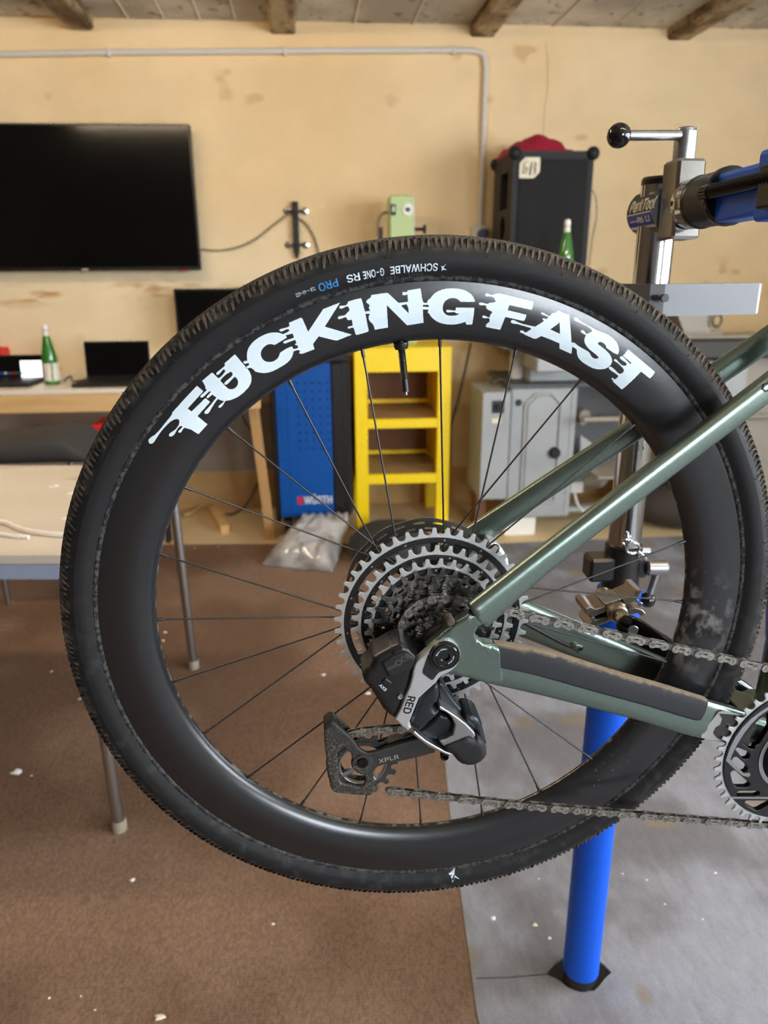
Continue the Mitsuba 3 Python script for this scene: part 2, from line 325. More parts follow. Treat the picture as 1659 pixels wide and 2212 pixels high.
# ================================================================ THE SETTING
WY, CZ = 4.15, 2.44                       # far wall, ceiling
XL, XR, YB = -3.3, 3.1, -2.8
struct('floor', bx(XL, XR, YB, WY, -.20, -.006, 0), 'floor')
struct('wall_back', bx(XL, XR, WY, WY + .2, -.2, CZ + .2, 0), 'wall')
struct('wall_left', bx(XL - .2, XL, YB, WY, -.2, CZ + .2, 0), 'darkwall')
# right wall with a wide window, wall behind the camera with a glazed door
WS = (-1.9, 1.5, .85, 2.15)
struct('wall_right', cat(bx(XR, XR + .2, YB, WS[0], -.2, CZ + .2, 0), bx(XR, XR + .2, WS[1], WY, -.2, CZ + .2, 0),
                         bx(XR, XR + .2, WS[0], WS[1], -.2, WS[2], 0), bx(XR, XR + .2, WS[0], WS[1], WS[3], CZ + .2, 0)), 'plaster')
WB = (1.1, 2.4, 1.0, 2.15)
struct('wall_front', cat(bx(XL, WB[0], YB - .2, YB, -.2, CZ + .2, 0), bx(WB[1], XR, YB - .2, YB, -.2, CZ + .2, 0),
                         bx(WB[0], WB[1], YB - .2, YB, -.2, WB[2], 0), bx(WB[0], WB[1], YB - .2, YB, WB[3], CZ + .2, 0)), 'greywall')
def window(name, axis, at, a0, a1, z0, z1, power, nd, nmul, sgn):
    w = fresh(name); labels[w] = {'kind': 'structure'}
    B = (lambda p, q, u, v, d0, d1, b=.004: bx(at + d0, at + d1, p, q, u, v, b)) if axis == 'x' else (lambda p, q, u, v, d0, d1, b=.004: bx(p, q, at + d0, at + d1, u, v, b))
    fr = [B(a0, a1, z0, z0 + .06, 0, .06 * sgn), B(a0, a1, z1 - .06, z1, 0, .06 * sgn)]
    for k in range(nmul + 1):
        x = a0 + (a1 - a0 - .06) * k / nmul; fr.append(B(x, x + .06, z0, z1, 0, .06 * sgn))
    part(w, 'frame', cat(fr), 'winframe', False)
    if axis == 'x': v = [(at + .08 * sgn, a0, z0), (at + .08 * sgn, a1, z0), (at + .08 * sgn, a1, z1), (at + .08 * sgn, a0, z1)]
    else: v = [(a0, at + .08 * sgn, z0), (a1, at + .08 * sgn, z0), (a1, at + .08 * sgn, z1), (a0, at + .08 * sgn, z1)]
    m = tm(v, [[0, 1, 2], [0, 2, 3]])
    if m.face_normals[0] @ np.array(nd) < 0: m = tm(v, [[0, 2, 1], [0, 3, 2]])
    k = part(w, 'pane', m, 'mat_plaster', False)
    scene[k]['emitter'] = {'type': 'area', 'radiance': {'type': 'rgb', 'value': [power * c for c in DAY]}}
window('window_1', 'x', XR, *WS, WIN_SIDE, (-1, 0, 0), 4, 1)
window('window_2', 'y', YB, *WB, WIN_BACK, (0, 1, 0), 2, -1)
for x, y, pw in ((-1.2, 1.9, 1.35), (.9, .3, .8)):
    k = thing('ceiling_lamp', 'long white batten lamp under the ceiling, ' + ('nearer the television wall' if y > 1 else 'above the spot where one stands'), 'lamp', 'ceiling batten lamps')
    part(k, 'housing', bx(x - .62, x + .62, y - .05, y + .05, CZ - .06, CZ - .001, .006), 'white', False)
    q = part(k, 'tube', tube([(x - .6, y, CZ - .085), (x + .6, y, CZ - .085)], .014, 14), 'white')
    scene[q]['emitter'] = {'type': 'area', 'radiance': {'type': 'rgb', 'value': [LAMP_POWER * pw * c for c in LAMP]}}
# ceiling: slab, boards between the beams, beams
c = struct('ceiling', bx(XL, XR, YB, WY, CZ + .012, CZ + .25, 0), 'ceiling')
BD = np.array([-.035, 1.0]); BD /= np.linalg.norm(BD)     # the beams run a little askew
bxs = [x for x, _ in [(-1.1313,2.4152),(-.1838,2.432),(.7911,2.4375),(1.7859,2.431)]]
bxs = [bxs[0] - (bxs[1] - bxs[0])] + bxs + [bxs[-1] + .92]
rot = rotz(math.atan2(-BD[0], BD[1]), (0, WY, 0))
for i, x in enumerate(bxs):
    pts = []
    w = .062
    m = bx(x - w, x + w, WY - 5.5, WY + .02, CZ - .055, CZ + .02, .012)
    m = m.subdivide().subdivide().subdivide()
    v = m.vertices.copy(); v += (meshkit.noise(v * 22, 3)[:, None] - .5) * .012; m.vertices = v
    part(c, 'beam', xf(m, rot), 'beam', 40)
    if i == len(bxs) - 1: continue
    x1 = bxs[i + 1]; n = 5 if i in (1,) else 3
    for k in range(n):
        a, b = x + w - .004 + (x1 - x - 2 * w + .008) * k / n, x + w - .004 + (x1 - x - 2 * w + .008) * (k + 1) / n
        part(c, 'plank', xf(bx(a + .003, b - .003, WY - 5.5, WY + .01, CZ - rng.uniform(.0, .006), CZ + .03, .004), rot), 'ceiling', False)
        if k: part(c, 'joint', xf(bx(a - .004, a + .004, WY - 5.5, WY + .005, CZ - .007, CZ + .02, .003), rot), 'plaster', False)
# floor coverings
seam = [(.4499,3.1874),(.2732,1.7356),(.2503,1.2304),(.2291,.973)]
xs = [p[0] for p in seam]
car_back = [(-1.6757,3.6005),(-.9874,3.5732),(-.3817,3.5134)]
cb = np.polyfit([p[0] for p in car_back], [p[1] for p in car_back], 1)
yb = lambda x: float(np.polyval(cb, x))
SX = lambda y: float(np.interp(y, [p[1] for p in seam][::-1], xs[::-1]))
yy = [-2.6, -1, 0, .6, 1, 1.5, 2, 2.6, 3.2]
cp = [(XL + .1, -2.6), (XL + .1, yb(XL))] + [(SX(3.2), yb(SX(3.2)) - .02)] + [(SX(y) , y) for y in yy[::-1]]
single('brown_carpet', prism(Polygon(cp), -.006, 0), 'carpet', 'brown ribbed carpet covering the floor on the left, under the table', 'carpet', smooth=False)
matback = [(.641,3.4703),(.9976,3.4729),(1.3569,3.4688)]
mb = np.polyfit([p[0] for p in matback], [p[1] for p in matback], 1)
hole = [(.3825,1.0627),(.3975,1.0767),(.4229,1.0933),(.4596,1.0967),(.4935,1.0858),(.5037,1.0726),(.5111,1.0549),(.4956,1.0451),(.4795,1.0308),(.4651,1.0204),(.4452,1.02),(.427,1.0242),(.4139,1.0339),(.4038,1.0482)]
mp = Polygon([(SX(y) + .004, y) for y in yy] + [(SX(3.2), 3.40), (XR - .02, float(np.polyval(mb, XR))), (XR - .02, -2.6)])
cut = [(.2462,1.0623),(.3107,1.0593),(.3838,1.0606),(.3846,1.0636),(.3111,1.0613),(.2466,1.0643)]
mp = mp.difference(Polygon(hole)).difference(Polygon(cut).buffer(.0006))
single('grey_mat', prism(mp, -.006, .0), 'greymat', 'grey felt floor mat under the repair stand, cut open around its blue post', 'mat', smooth=False)
hb = [(.4461,1.0539)]
# far wall: conduit, socket, cables, power strip
pc = [(-1.5216,2.281),(-1.0156,2.2946),(-.1796,2.3101),(.6462,2.3237),(.7382,2.3228)]
pd = [(.8081,2.2413),(.8078,1.93),(.8032,1.5113)]
corner = [(pc[-1][0], pc[-1][1]), [(.7942,2.3055)][0], (pd[0][0], pd[0][1])]
path = [(pc[0][0] - .6, 4.13, pc[0][1] + .0)] + [(x, 4.13, z) for x, z in pc[:-1]] + [tuple(q) for q in np.insert(curve(corner, 6), 1, 4.13, axis=1)] + [(x, 4.13, z) for x, z in pd[1:]]
k = thing('conduit', 'pale grey cable conduit running along the top of the wall and down to a socket', 'pipe')
part(k, 'pipe', tube(path, .0135, 16), 'conduit')
for x, y in ((235, 113), (615, 110), (980, 108)):
    (a, z), = [[(-1.0156,2.2946)][0]] if x == 235 else [[(-.1796,2.3101)][0]] if x == 615 else [[(.6462,2.3237)][0]]
    part(k, 'clip', bx(a - .007, a + .007, 4.113, 4.15, z - .020, z + .017, .004), 'conduit')
(a, z), = [(.7985,1.4757)]
k = thing('wall_socket', 'grey surface socket box under the conduit with a dark blue plug', 'socket')
part(k, 'box', bx(a - .04, a + .04, 4.09, 4.15, z - .05, z + .04, .006), 'conduit')
part(k, 'plug', cyl((a + .012, 4.09, z - .005), (a + .012, 4.03, z - .005), .027, 20, .006), 'plug', label='dark blue plug')
# TV
(x1, z1), (x2, z0) = [(-.6467,1.9721),(-.6465,1.302)]
xr = (x1 + x2) / 2; xl = xr - 1.21
k = thing('television', 'large black flat television hanging on the beige wall', 'television')
part(k, 'bezel', bx(xl, xr, 4.03, 4.075, z0, z1, .004), 'black', False)
part(k, 'screen', bx(xl + .009, xr - .009, 4.0285, 4.032, z0 + .018, z1 - .009, .001), 'screen', False)
part(k, 'mount', bx(xl + .35, xr - .35, 4.07, 4.15, z0 + .15, z1 - .15, .006), 'darkgrey', False)
(a, z), = [(-.7392,1.3048)]
part(k, 'standby_lamp', bx(a - .012, a + .012, 4.030, 4.045, z0 - .006, z0 + .001, .002), 'red', False, label='small red standby lamp')
(a, z), = [(-1.2212,1.3143)]
part(k, 'badge', bx(a - .016, a + .016, 4.0265, 4.031, z0 + .004, z0 + .010, .0005), 'label', False)
(a, za), (b, zb) = [(-.1781,1.6347),(-.1448,1.3543)]
k = thing('power_strip', 'black power strip screwed upright to the wall beside the television', 'power strip')
a, b = a + .004, b - .0
px_ = [(a, zb + .035), (a, za), (b, za), (b, zb + .035), (b - .008, zb + .012), ((a + b) / 2, zb), (a + .008, zb + .012)]
yz = np.array([[1, 0, 0, 0], [0, 0, -1, 4.15], [0, 1, 0, 0], [0, 0, 0, 1.0]])      # drawing plane (x, z) against the far wall
part(k, 'body', xf(pillow(Polygon(px_), 0, .035, .004), yz), 'blackmat')
for i, (zz) in enumerate(np.linspace(za - .10, zb + .09, 4)):
    part(k, 'outlet', cyl(((a + b) / 2, 4.1155, zz), ((a + b) / 2, 4.112, zz), .016, 20), 'black')
for zx in ((618, 455), (662, 455), (620, 528), (662, 528)):
    pass
for (qx, qz) in [(-.2037,1.5907),(-.1114,1.5906),(-.2042,1.4252),(-.1131,1.4249)]:
    part(k, 'bolt', lathe([(0, .016), (.006, .015), (.009, .010), (.010, .004), (.018, .003), (.018, 0), (0, 0)], 20).apply_transform(np.array([[1, 0, 0, qx], [0, 0, -1, 4.148], [0, 1, 0, qz], [0, 0, 0, 1.0]])), 'chrome')
part(k, 'bracket', cat([bx(a - .028, b + .028, 4.118, 4.15, q - .006, q + .006, .002) for _, q in [(-.1589,1.5885),(-.1611,1.4251)]]), 'blackmat')
cp = [(-.6589,1.4047),(-.5691,1.3997),(-.4731,1.413),(-.3755,1.451),(-.2764,1.5204),(-.1979,1.5737),(-.1689,1.5848)]
single('television_cable', tube(curve([(x, 4.135, z) for x, z in cp]), .0042, 8), 'cablegrey', 'thin grey cable sagging from the television to the power strip', 'cable')
cp = [(-.137,1.5536),(-.1047,1.5245),(-.073,1.4749),(-.0556,1.4227),(-.0473,1.3815),(-.0457,1.2844)]
single('strip_cable', tube(curve([(x, 4.135, z) for x, z in cp]), .0048, 8), 'cablegrey', 'grey cable hanging from the power strip down behind the tire', 'cable')
# second screen standing on the bench, behind the tire
(a, za), (b, zb) = [(-.7838,1.2151),(-.7422,.9411)]
k = thing('monitor', 'black monitor below the television, half hidden behind the tire', 'monitor')
part(k, 'case', bx((a + b) / 2 - .01, (a + b) / 2 + .62, 3.92, 3.95, zb - .02, za, .004), 'black', False)
part(k, 'screen', bx((a + b) / 2, (a + b) / 2 + .61, 3.918, 3.922, zb, za - .01, .001), 'screen', False)
part(k, 'foot', cat(bx((a + b) / 2 + .26, (a + b) / 2 + .34, 3.93, 3.97, .80, zb, .006), bx((a + b) / 2 + .18, (a + b) / 2 + .42, 3.86, 4.04, .793, .803, .004)), 'darkgrey', False)
# ================================================================ THINGS ALONG THE FAR WALL
# ---- workbench on the left
BY = 3.45
BZ = [(-1.1817,.7918)][0][1]
bend = -.325
k = thing('workbench', 'pale wooden workbench with a white top along the wall on the left', 'workbench')
part(k, 'top', bx(-2.6, bend, BY, 4.14, BZ - .022, BZ, .004), 'whitelam', False)
part(k, 'apron', bx(-2.6, bend - .006, BY + .004, BY + .03, BZ - .105, BZ - .022, .004), 'wood', False)
(lx0, lz0), (lx1, lz1) = [(-.3391,.666),(-.3165,.0694)]
for dx, y in ((0, 3.50), (-1.4, 3.50)):
    lt, lb = (bend - .05 + dx, y + .02, BZ - .03), (bend - .005 + dx, y + .1, -.006 if dx == 0 else .001)
    q = []
    for c0 in (lt, lb):
        for sx in (-.022, .022):
            for sy in (-.022, .022): q.append((c0[0] + sx, c0[1] + sy, c0[2]))
    part(k, 'leg', hull(q), 'legwood', False)
part(k, 'rear_rail', bx(-2.6, bend - .02, 4.05, 4.13, BZ - .13, BZ - .022, .004), 'legwood', False)
# ---- laptops, bottles, things on the bench
def laptop(label, pts, yb_, lean, lid_only=False):
    k = thing('laptop', label, 'laptop')
    (xa, za), (xb, zb) = pts
    part(k, 'base', bx(xa, xb, yb_ - .235, yb_, BZ + .001, BZ + .017, .004), 'blackmat', False)
    part(k, 'keyboard', bx(xa + .03, xb - .03, yb_ - .13, yb_ - .03, BZ + .0165, BZ + .019, .001), 'black', False)
    h = za - BZ - .012
    R = trimesh.transformations.rotation_matrix(-lean, [1, 0, 0], [0, yb_, BZ + .014])
    part(k, 'lid', xf(bx(xa, xb, yb_, yb_ + .009, BZ + .014, BZ + .014 + h, .003), R), 'black', False)
    part(k, 'screen', xf(bx(xa + .007, xb - .007, yb_ - .0012, yb_ + .001, BZ + .024, BZ + .006 + h, .0005), R), 'screen', False)
    return k, R, h

laptop('black laptop with a dark screen, open at the right end of the workbench', [(-1.1917,.9768),(-.8813,.973)], 3.74, .10)
k, R, h = laptop('black laptop showing a white window on its screen, at the left of the green bottle', [([(-1.3928,.9138)][0][0] - .34, [(-1.3928,.9138)][0][1]), [(-1.3928,.9138)][0]], 3.78, .12)
(wx0, wz1), (wx1, wz0) = [(-1.5138,.8871),(-1.4142,.8026)]
q = part(k, 'window', xf(bx(wx0, wx1, 3.7775, 3.7795, wz0, wz1, 0), R), 'white', False, label='bright white window on the screen')
scene[q]['emitter'] = {'type': 'area', 'radiance': {'type': 'rgb', 'value': [.75, .78, .85]}}
arc = [(wx0 + .01 + t * (wx1 - wx0 - .02), 3.7765, wz0 + .055 + .018 * math.sin(math.pi * t)) for t in np.linspace(0, 1, 9)]
part(k, 'drawing', xf(tube(arc, .0016, 6), R), 'darkgrey')
for i in range(9):
    xx = wx0 - .10 + i * .019
    q = part(k, 'dock_icon', xf(bx(xx, xx + .012, 3.7770, 3.7792, BZ + .032, BZ + .042, .0005), R), ('bluejaw', 'white', 'ink_blue', 'red', 'greenpaper')[i % 5], False)
def bottle(x, y, z, s, label, tilt=0.0):
    k = thing('bottle', label, 'bottle')
    prof = [(0, .002), (.030, 0), (.037, .004), (.038, .012), (.038, .120), (.036, .140), (.0285, .185), (.020, .225), (.0145, .250), (.0132, .270), (.0145, .272), (.0145, .280), (.0128, .282), (.0128, .288), (0, .288)]
    A = np.eye(4); A[:3, :3] *= s; A[:3, 3] = (x, y, z)
    if tilt: A = trimesh.transformations.rotation_matrix(tilt, [0, 1, 0], [x, y, z]) @ A
    part(k, 'body', xf(lathe(prof, 40), A), 'glass', True)
    lab = [(.0386, .022), (.0386, .108)]
    m = lathe([(.0383, .020), (.0387, .022), (.0387, .106), (.0383, .108)], 60); f = m.faces; c = m.triangles_center; a = np.degrees(np.arctan2(c[:, 1], c[:, 0]))
    part(k, 'label', xf(tm(m.vertices, f[(a > -150) & (a < -68)]), A), 'label', True)
    part(k, 'label', xf(tm(m.vertices, f[(a > -58) & (a < 30)]), A), 'label', True)
    part(k, 'neck_foil', xf(lathe([(.0150, .238), (.0165, .240), (.0138, .268), (.0132, .268)], 30), A), 'label', True)
    part(k, 'cap', xf(lathe([(0, .299), (.010, .299), (.0142, .296), (.0150, .286), (.0150, .272), (.0140, .271)], 30), A), 'white', 30)
(bxx, byy), = [[(-1.3187,3.6387)][0]]
bottle(bxx, byy, BZ, .93, 'green glass bottle with pale labels, between the two laptops on the workbench')
cp = [(-1.2887,.7911),(-1.2613,.7995),(-1.2298,.7901),(-1.2053,.7942)]
single('charging_cable', tube(curve([(cp[0][0] - .0, 3.70, BZ + .006), (cp[1][0], 3.72, BZ + .025), (cp[2][0], 3.66, BZ + .01), (cp[3][0] + .01, 3.72, BZ + .008)]), .0045, 8), 'cable', 'black charging cable curled beside the dark laptop', 'cable')
(a, z), = [(-1.6838,.9106)]
single('red_box', bx(a - .20, a + .012, 3.98, 4.08, BZ + .0, z + .02, .008), 'red', 'red box peeping out behind the left laptop', 'box', smooth=False)
single('paper_sheet', bx(-.62, -.40, 3.5, 3.66, BZ + .0005, BZ + .0018, 0), 'white', 'white paper lying at the right end of the workbench top', 'paper', smooth=False)
# ---- under the bench: red funnel, cables, wooden foot
(a, z0), (b, z1) = [(-1.1221,.6003),(-1.0622,.6169)]
k = thing('red_crate', 'bright red plastic tray with a pointed rim, under the workbench beside the tire', 'tray')
pp = [(a, z1 + .002), (a + .30, z1 + .004), (a + .27, z1 - .075), (a + .05, z1 - .085), (a + .018, z1 - .04)]
part(k, 'body', xf(pillow(Polygon(pp), -.10, .10, .006), np.array([[1, 0, 0, 0], [0, 0, -1, 3.6], [0, 1, 0, 0], [0, 0, 0, 1.0]])), 'red')
for q in (0, .22): part(k, 'stand', bx(a + .05 + q, a + .07 + q, 3.57, 3.63, -.005, z1 - .07, .003), 'darkgrey', False)
def cable(name, pts, y, r, m, label):
    return single(name, tube(curve([(x, yy_, max(z, r)) for (x, z), yy_ in zip(pts, y)]), r, 8), m, label, 'cable')
cp = [(-.4851,.598),(-.4627,.5304),(-.422,.4743),(-.3782,.4632)]
cable('bench_cable', cp, [3.95] * 4, .006, 'cable', 'dark cable looping under the right end of the workbench')
cp = [(-.6087,3.9926),(-.5765,3.9814),(-.5332,4.053)]
cp2 = [(-.4822,.071),(-.4195,.1818),(-.3806,.289),(-.3686,.3226)]
single('bench_cable', tube(curve([(x, y, .007) for x, y in cp] + [(x, 3.98, z) for x, z in cp2]), .006, 8), 'cable', 'dark cable rising from the floor to the back of the bench leg', 'cable'); used['bench_cable'] = 2
cp = [(-.5127,4.1829),(-.4468,4.2597),(-.4035,4.4106)]
single('bench_cable', tube(curve([(x, y, .007) for x, y in cp] + [(cp[-1][0] + .02, cp[-1][1], .05)]), .006, 8), 'cable', 'short dark cable lying on the floor beside the blue trolley', 'cable')
cp = [(-.8359,3.9827),(-.8056,4.0131),(-.7811,4.1134),(-.7917,4.2774)] + [(-.8284,4.436),(-.8802,4.5432)]
single('cream_cable', tube(curve([(x, y, .009) for x, y in cp]), .007, 8), 'cablecream', 'cream coloured cable loop on the floor under the workbench', 'cable')
f0, f1 = [(-.5739,3.6976),(-.6728,4.004)]
d = np.array([f1[0] - f0[0], f1[1] - f0[1]]); d /= np.linalg.norm(d); nrm = np.array([-d[1], d[0]])
single('wooden_foot', hull([(f0[0] + s * nrm[0] * .022 + t * d[0], f0[1] + s * nrm[1] * .022 + t * d[1], z) for s in (-1, 1) for t in (0, .36) for z in (-.006, .038)]), 'wood', 'pale wooden batten end lying on the bare floor under the workbench', 'wooden batten', smooth=False)
# ---- blue tool trolley
TY = 3.60
(a, zt), (b, zb), (c0, _) = [(-.2577,.8327),(-.0032,.1067),(.0802,.139)]
a -= .012
k = thing('tool_trolley', 'blue tool trolley with a perforated panel, left of the yellow shelf', 'tool trolley')
fx0, fx1 = a, b
poly = sbox(fx0, zb, fx1, zt + .045)
holes = []
hx = np.linspace([(-.1632,.7782)][0][0], [(-.021,.7759)][0][0], 5)
for r in range(9):
    zz = [(-.0786,.7835)][0][1] - r * .0405
    for x in hx: holes.append(sbox(x - .0048, zz - .0048, x + .0048, zz + .0048))
    holes.append(sbox(fx0 + .018, zz - .055, fx0 + .024, zz - .047))
for x in hx[1:]: holes.append(sbox(x - .0045, zb + .020, x + .0045, zb + .029))
holes.append(sbox(fx0 + .018, zb + .016, fx0 + .026, zb + .024))
part(k, 'side_panel', mv(xf(prism(poly.difference(unary_union(holes)), 0, .004), np.array([[1, 0, 0, 0], [0, 0, -1, TY + .004], [0, 1, 0, 0], [0, 0, 0, 1.0]])), [0, 0, 0]), 'blue', False, label='blue perforated side panel')
part(k, 'panel_fold', bx(fx0 + .052, fx0 + .056, TY - .003, TY + .002, zb + .01, zt + .04, .001), 'blue', False)
part(k, 'cabinet', bx(fx0 - .010, c0, TY + .012, TY + .46, zb - .01, zt + .05, .006), 'black', False)
part(k, 'corner_post', bx(fx1 + .002, fx1 + .058, TY - .002, TY + .05, zb - .004, zt + .045, .006), 'black', False)
part(k, 'corner_post', bx(fx0 - .028, fx0 - .002, TY - .002, TY + .05, zb - .03, zt + .045, .006), 'black', False)
for r in range(9):
    zz = [(-.0788,.7769)][0][1] - .02 - r * .06
    part(k, 'slot', bx(fx1 + .024, fx1 + .036, TY - .0035, TY, zz - .003, zz + .003, .001), 'darkgrey', False)
part(k, 'drawer_edge', bx(c0 - .035, c0 + .012, TY + .02, TY + .44, zb, zt + .05, .006), 'darkgrey', False)
part(k, 'top', bx(fx0 - .035, c0 + .006, TY - .012, TY + .47, zt + .045, zt + .085, .010), 'darkgrey', False)
part(k, 'top', bx(fx0 + .16, c0 + .004, TY - .016, TY + .1, zt + .05, zt + .095, .008), 'darkgrey', False)
for x, y in ((fx0 + .03, TY + .04), (c0 - .06, TY + .04), (fx0 + .03, TY + .42), (c0 - .06, TY + .42)):
    w = part(k, 'caster', cyl((x - .014, y, .046), (x + .014, y, .046), .051, 24, .006), 'black', 35)
    part(k, 'caster_fork', bx(x - .022, x + .022, y - .022, y + .022, .075, zb, .004), 'darkgrey', False)
(lx, lz), (lx2, lz2) = [(-.1863,.1739),(-.0097,.2131)]
L = text2d('WÜRTH', (lz2 - lz) * .98, True); bb = L.bounds
sx = (lx2 - lx - .036) / (bb[2] - bb[0])
W2 = np.array([[1, 0, 0, 0], [0, 0, -1, TY + .0002], [0, 1, 0, 0], [0, 0, 0, 1.0]])
part(k, 'lettering', xf(prism(affinity.translate(affinity.scale(L, sx, 1, origin=(bb[0], 0)), lx + .034 - bb[0], lz), 0, .0008), W2), 'white', False, label='white maker lettering')
sq = sbox(lx, lz - .001, lx + .028, lz2 + .001).difference(unary_union([sbox(lx + .0085, (lz + lz2) / 2 + .001, lx + .0105, lz2 + .01), sbox(lx + .0175, (lz + lz2) / 2 + .001, lx + .0195, lz2 + .01), sbox(lx - .01, (lz + lz2) / 2 - .001, lx + .04, (lz + lz2) / 2 + .001)]))
part(k, 'emblem', xf(prism(sq, 0, .0008), W2), 'red', False, label='red square emblem')
(a, z), = [(.0723,.8956)]
single('red_canister', lathe([(0, 0), (.017, 0), (.018, .002), (.018, .042), (.013, .048), (.009, .062), (0, .062)], 24).apply_translation((a, 3.66, zt + .094)), 'red', 'small red canister on the blue trolley', 'canister')
single('trolley_tray', bx(a - .17, a - .05, 3.63, 3.72, zt + .0955, zt + .108, .004), 'offwhite', 'pale parts tray on top of the blue trolley', 'tray', smooth=False)
# ---- yellow shelf unit
YY = 3.62
P = [(.1122,.9367),(.5917,.9304),(.1752,.8257),(.5213,.8204),(.1722,.5943),(.1716,.5478),(.1685,.3099),(.1679,.2611)]
x0, x1, zt = P[0][0], P[1][0] - .004, P[0][1]
i0, i1 = P[2][0], P[3][0]
k = thing('shelf_unit', 'bright yellow steel shelf unit with two open shelves against the wall', 'shelf unit')
YD = 4.08
for xa, xb in ((x0, i0), (i1, x1)):
    for ya, ybk in ((YY, YY + .045), (YD - .045, YD)):
        part(k, 'leg', bx(xa, xb, ya, ybk, -.004, zt - .10, .003), 'yellow', False)
part(k, 'top_rail', bx(x0, x1, YY, YY + .03, P[2][1], zt, .003), 'yellow', False)
part(k, 'top', bx(x0 - .002, x1 + .002, YY - .002, YD, zt - .006, zt + .006, .002), 'yellow', False)
for a, b in ((i1, x1), (x0, i0)):
    part(k, 'side_panel', bx(a + .03 if a == i1 else a, b if a == i1 else b - .03, YY + .02, YD - .01, P[6][1] - .05, zt - .01, .002), 'yellow', False)
for z1_, z0_ in ((P[4][1], P[5][1]), (P[6][1], P[7][1])):
    part(k, 'shelf_rail', bx(i0 - .002, i1 + .002, YY + .001, YY + .028, z0_, z1_, .003), 'yellow', False)
    part(k, 'rear_rail', bx(i0 - .002, i1 + .002, YD - .06, YD - .05, z1_ + .012, z1_ + .034, .002), 'yellow', False)
    part(k, 'shelf', bx(i0 - .02, i1 + .02, YY + .02, YD - .012, z1_ - .016, z1_ - .002, .002), 'shelfboard', False)
part(k, 'back_panel', bx(x0 + .01, x1 - .01, YD - .045, YD - .03, P[6][1], zt - .01, .002), 'board', False)
SZ = zt + .006
# ---- small green drill press standing on the shelf unit
GY = 3.80
(a, gz1), (b, _), (_, gz0) = [(.3005,1.6371),(.4176,1.6372),(.3604,1.4639)]
k = thing('drill_press', 'small pale green bench drill on top of the yellow shelf unit', 'drill press')
part(k, 'head', bx(a, b, GY, GY + .16, gz0 - .05, gz1, .008), 'green', 30, label='pale green head')
part(k, 'cover_edge', bx(b - .003, b + .004, GY + .004, GY + .15, gz0 - .03, gz1 - .003, .002), 'conduit', False)
(sx0, sz1), (sx1, sz0) = [(.307,1.5964),(.3313,1.5471)]
part(k, 'switch', cat(bx(sx0, sx1, GY - .006, GY + .002, sz0, sz1, .002)), 'blackmat', False)
part(k, 'switch_rocker', bx(sx0 + .006, sx1 - .006, GY - .010, GY - .004, sz0 + .014, sz1 - .010, .001), 'conduit', False)
(dx, dz), = [(.3891,1.5718)]
part(k, 'dial', cyl((dx, GY + .002, dz), (dx, GY - .008, dz), .027, 32), 'white', label='white depth dial')
part(k, 'dial_hub', cyl((dx, GY - .008, dz), (dx, GY - .022, dz), .009, 20), 'darkgrey')
(hx0, hz), (hx1, _) = [(.4299,1.4867),(.4813,1.5054)]
part(k, 'quill_handle', cat(tube([(b - .01, GY + .06, hz), (hx1 - .01, GY + .05, hz)], .008, 12), bx(hx1 - .012, hx1 + .002, GY + .035, GY + .055, hz - .022, hz + .022, .005)), 'blackmat')
part(k, 'column', cyl(((a + b) / 2, GY + .12, SZ + .02), ((a + b) / 2, GY + .12, gz0), .024, 24), 'castiron')
part(k, 'spindle', cyl((a + .06, GY + .045, gz0 - .16), (a + .06, GY + .045, gz0 - .05), .018, 24), 'darkgrey')
part(k, 'table', bx(a - .02, b + .02, GY - .04, GY + .20, SZ, SZ + .045, .01), 'green', False)
part(k, 'vise', cat(bx(b - .02, b + .04, GY - .03, GY + .05, SZ + .046, SZ + .085, .006), cyl((b + .01, GY - .035, SZ + .06), (b + .01, GY - .055, SZ + .06), .016, 20)), 'blackmat')
cp = [(.2982,1.5657),(.2711,1.5574),(.2528,1.5301),(.248,1.4944),(.2522,1.4519)]
part(k, 'cable', tube(curve([(x, 3.86, z) for x, z in cp]), .007, 10), 'cablegrey')
(px0, pz), = [(.2615,1.4774)]
part(k, 'plug', cyl((px0, 3.86, pz - .04), (px0, 3.86, pz + .02), .011, 16, .004), 'brown')
# ---- hanging cable right of the yellow shelf
cp = [(.7466,.9286),(.7317,.8439),(.7097,.7334),(.6826,.6086),(.6592,.5199),(.6504,.4556),(.6499,.2452)]
single('hanging_cable', tube(curve([(x, 3.98, z) for x, z in cp]), .006, 8), 'cable', 'dark cable hanging along the wall right of the yellow shelf unit', 'cable')
# ---- grey lathe
LY = 3.50
k = thing('lathe', 'old grey metal lathe with a cabinet base and electric box behind the wheel', 'lathe')
(ax0, az1), (ax1, _), (_, az0) = [(.7096,.7482),(.8442,.7459),(.7909,.2202)]
part(k, 'electric_box', bx(ax0, ax1, 3.44, 3.78, az0, az1, .004), 'greypaint', False)
(q0, q1), = [(.7852,.679)]
part(k, 'switch_plate', bx(q0 - .030, q0 + .030, 3.437, 3.442, q1 - .030, q1 + .030, .001), 'black', False)
part(k, 'switch_knob', cyl((q0, 3.437, q1), (q0, 3.418, q1), .014, 18), 'blackgloss')
(q0, q1), = [(.7791,.6126)]
part(k, 'plate', bx(q0 - .021, q0 + .021, 3.438, 3.441, q1 - .012, q1 + .012, .0005), 'offwhite', False)
(cx0, cz1), (cx1, _), (_, cz0) = [(.8579,.7584),(1.1883,.7529),(1.0709,.0979)]
part(k, 'cabinet', bx(cx0, cx1, LY, 4.0, cz0, cz1, .010), 'greypaint', False)
(dx0, dz1), (dx1, _), (_, dz0) = [(.9315,.7283),(1.1062,.7253),(1.0182,.1807)]
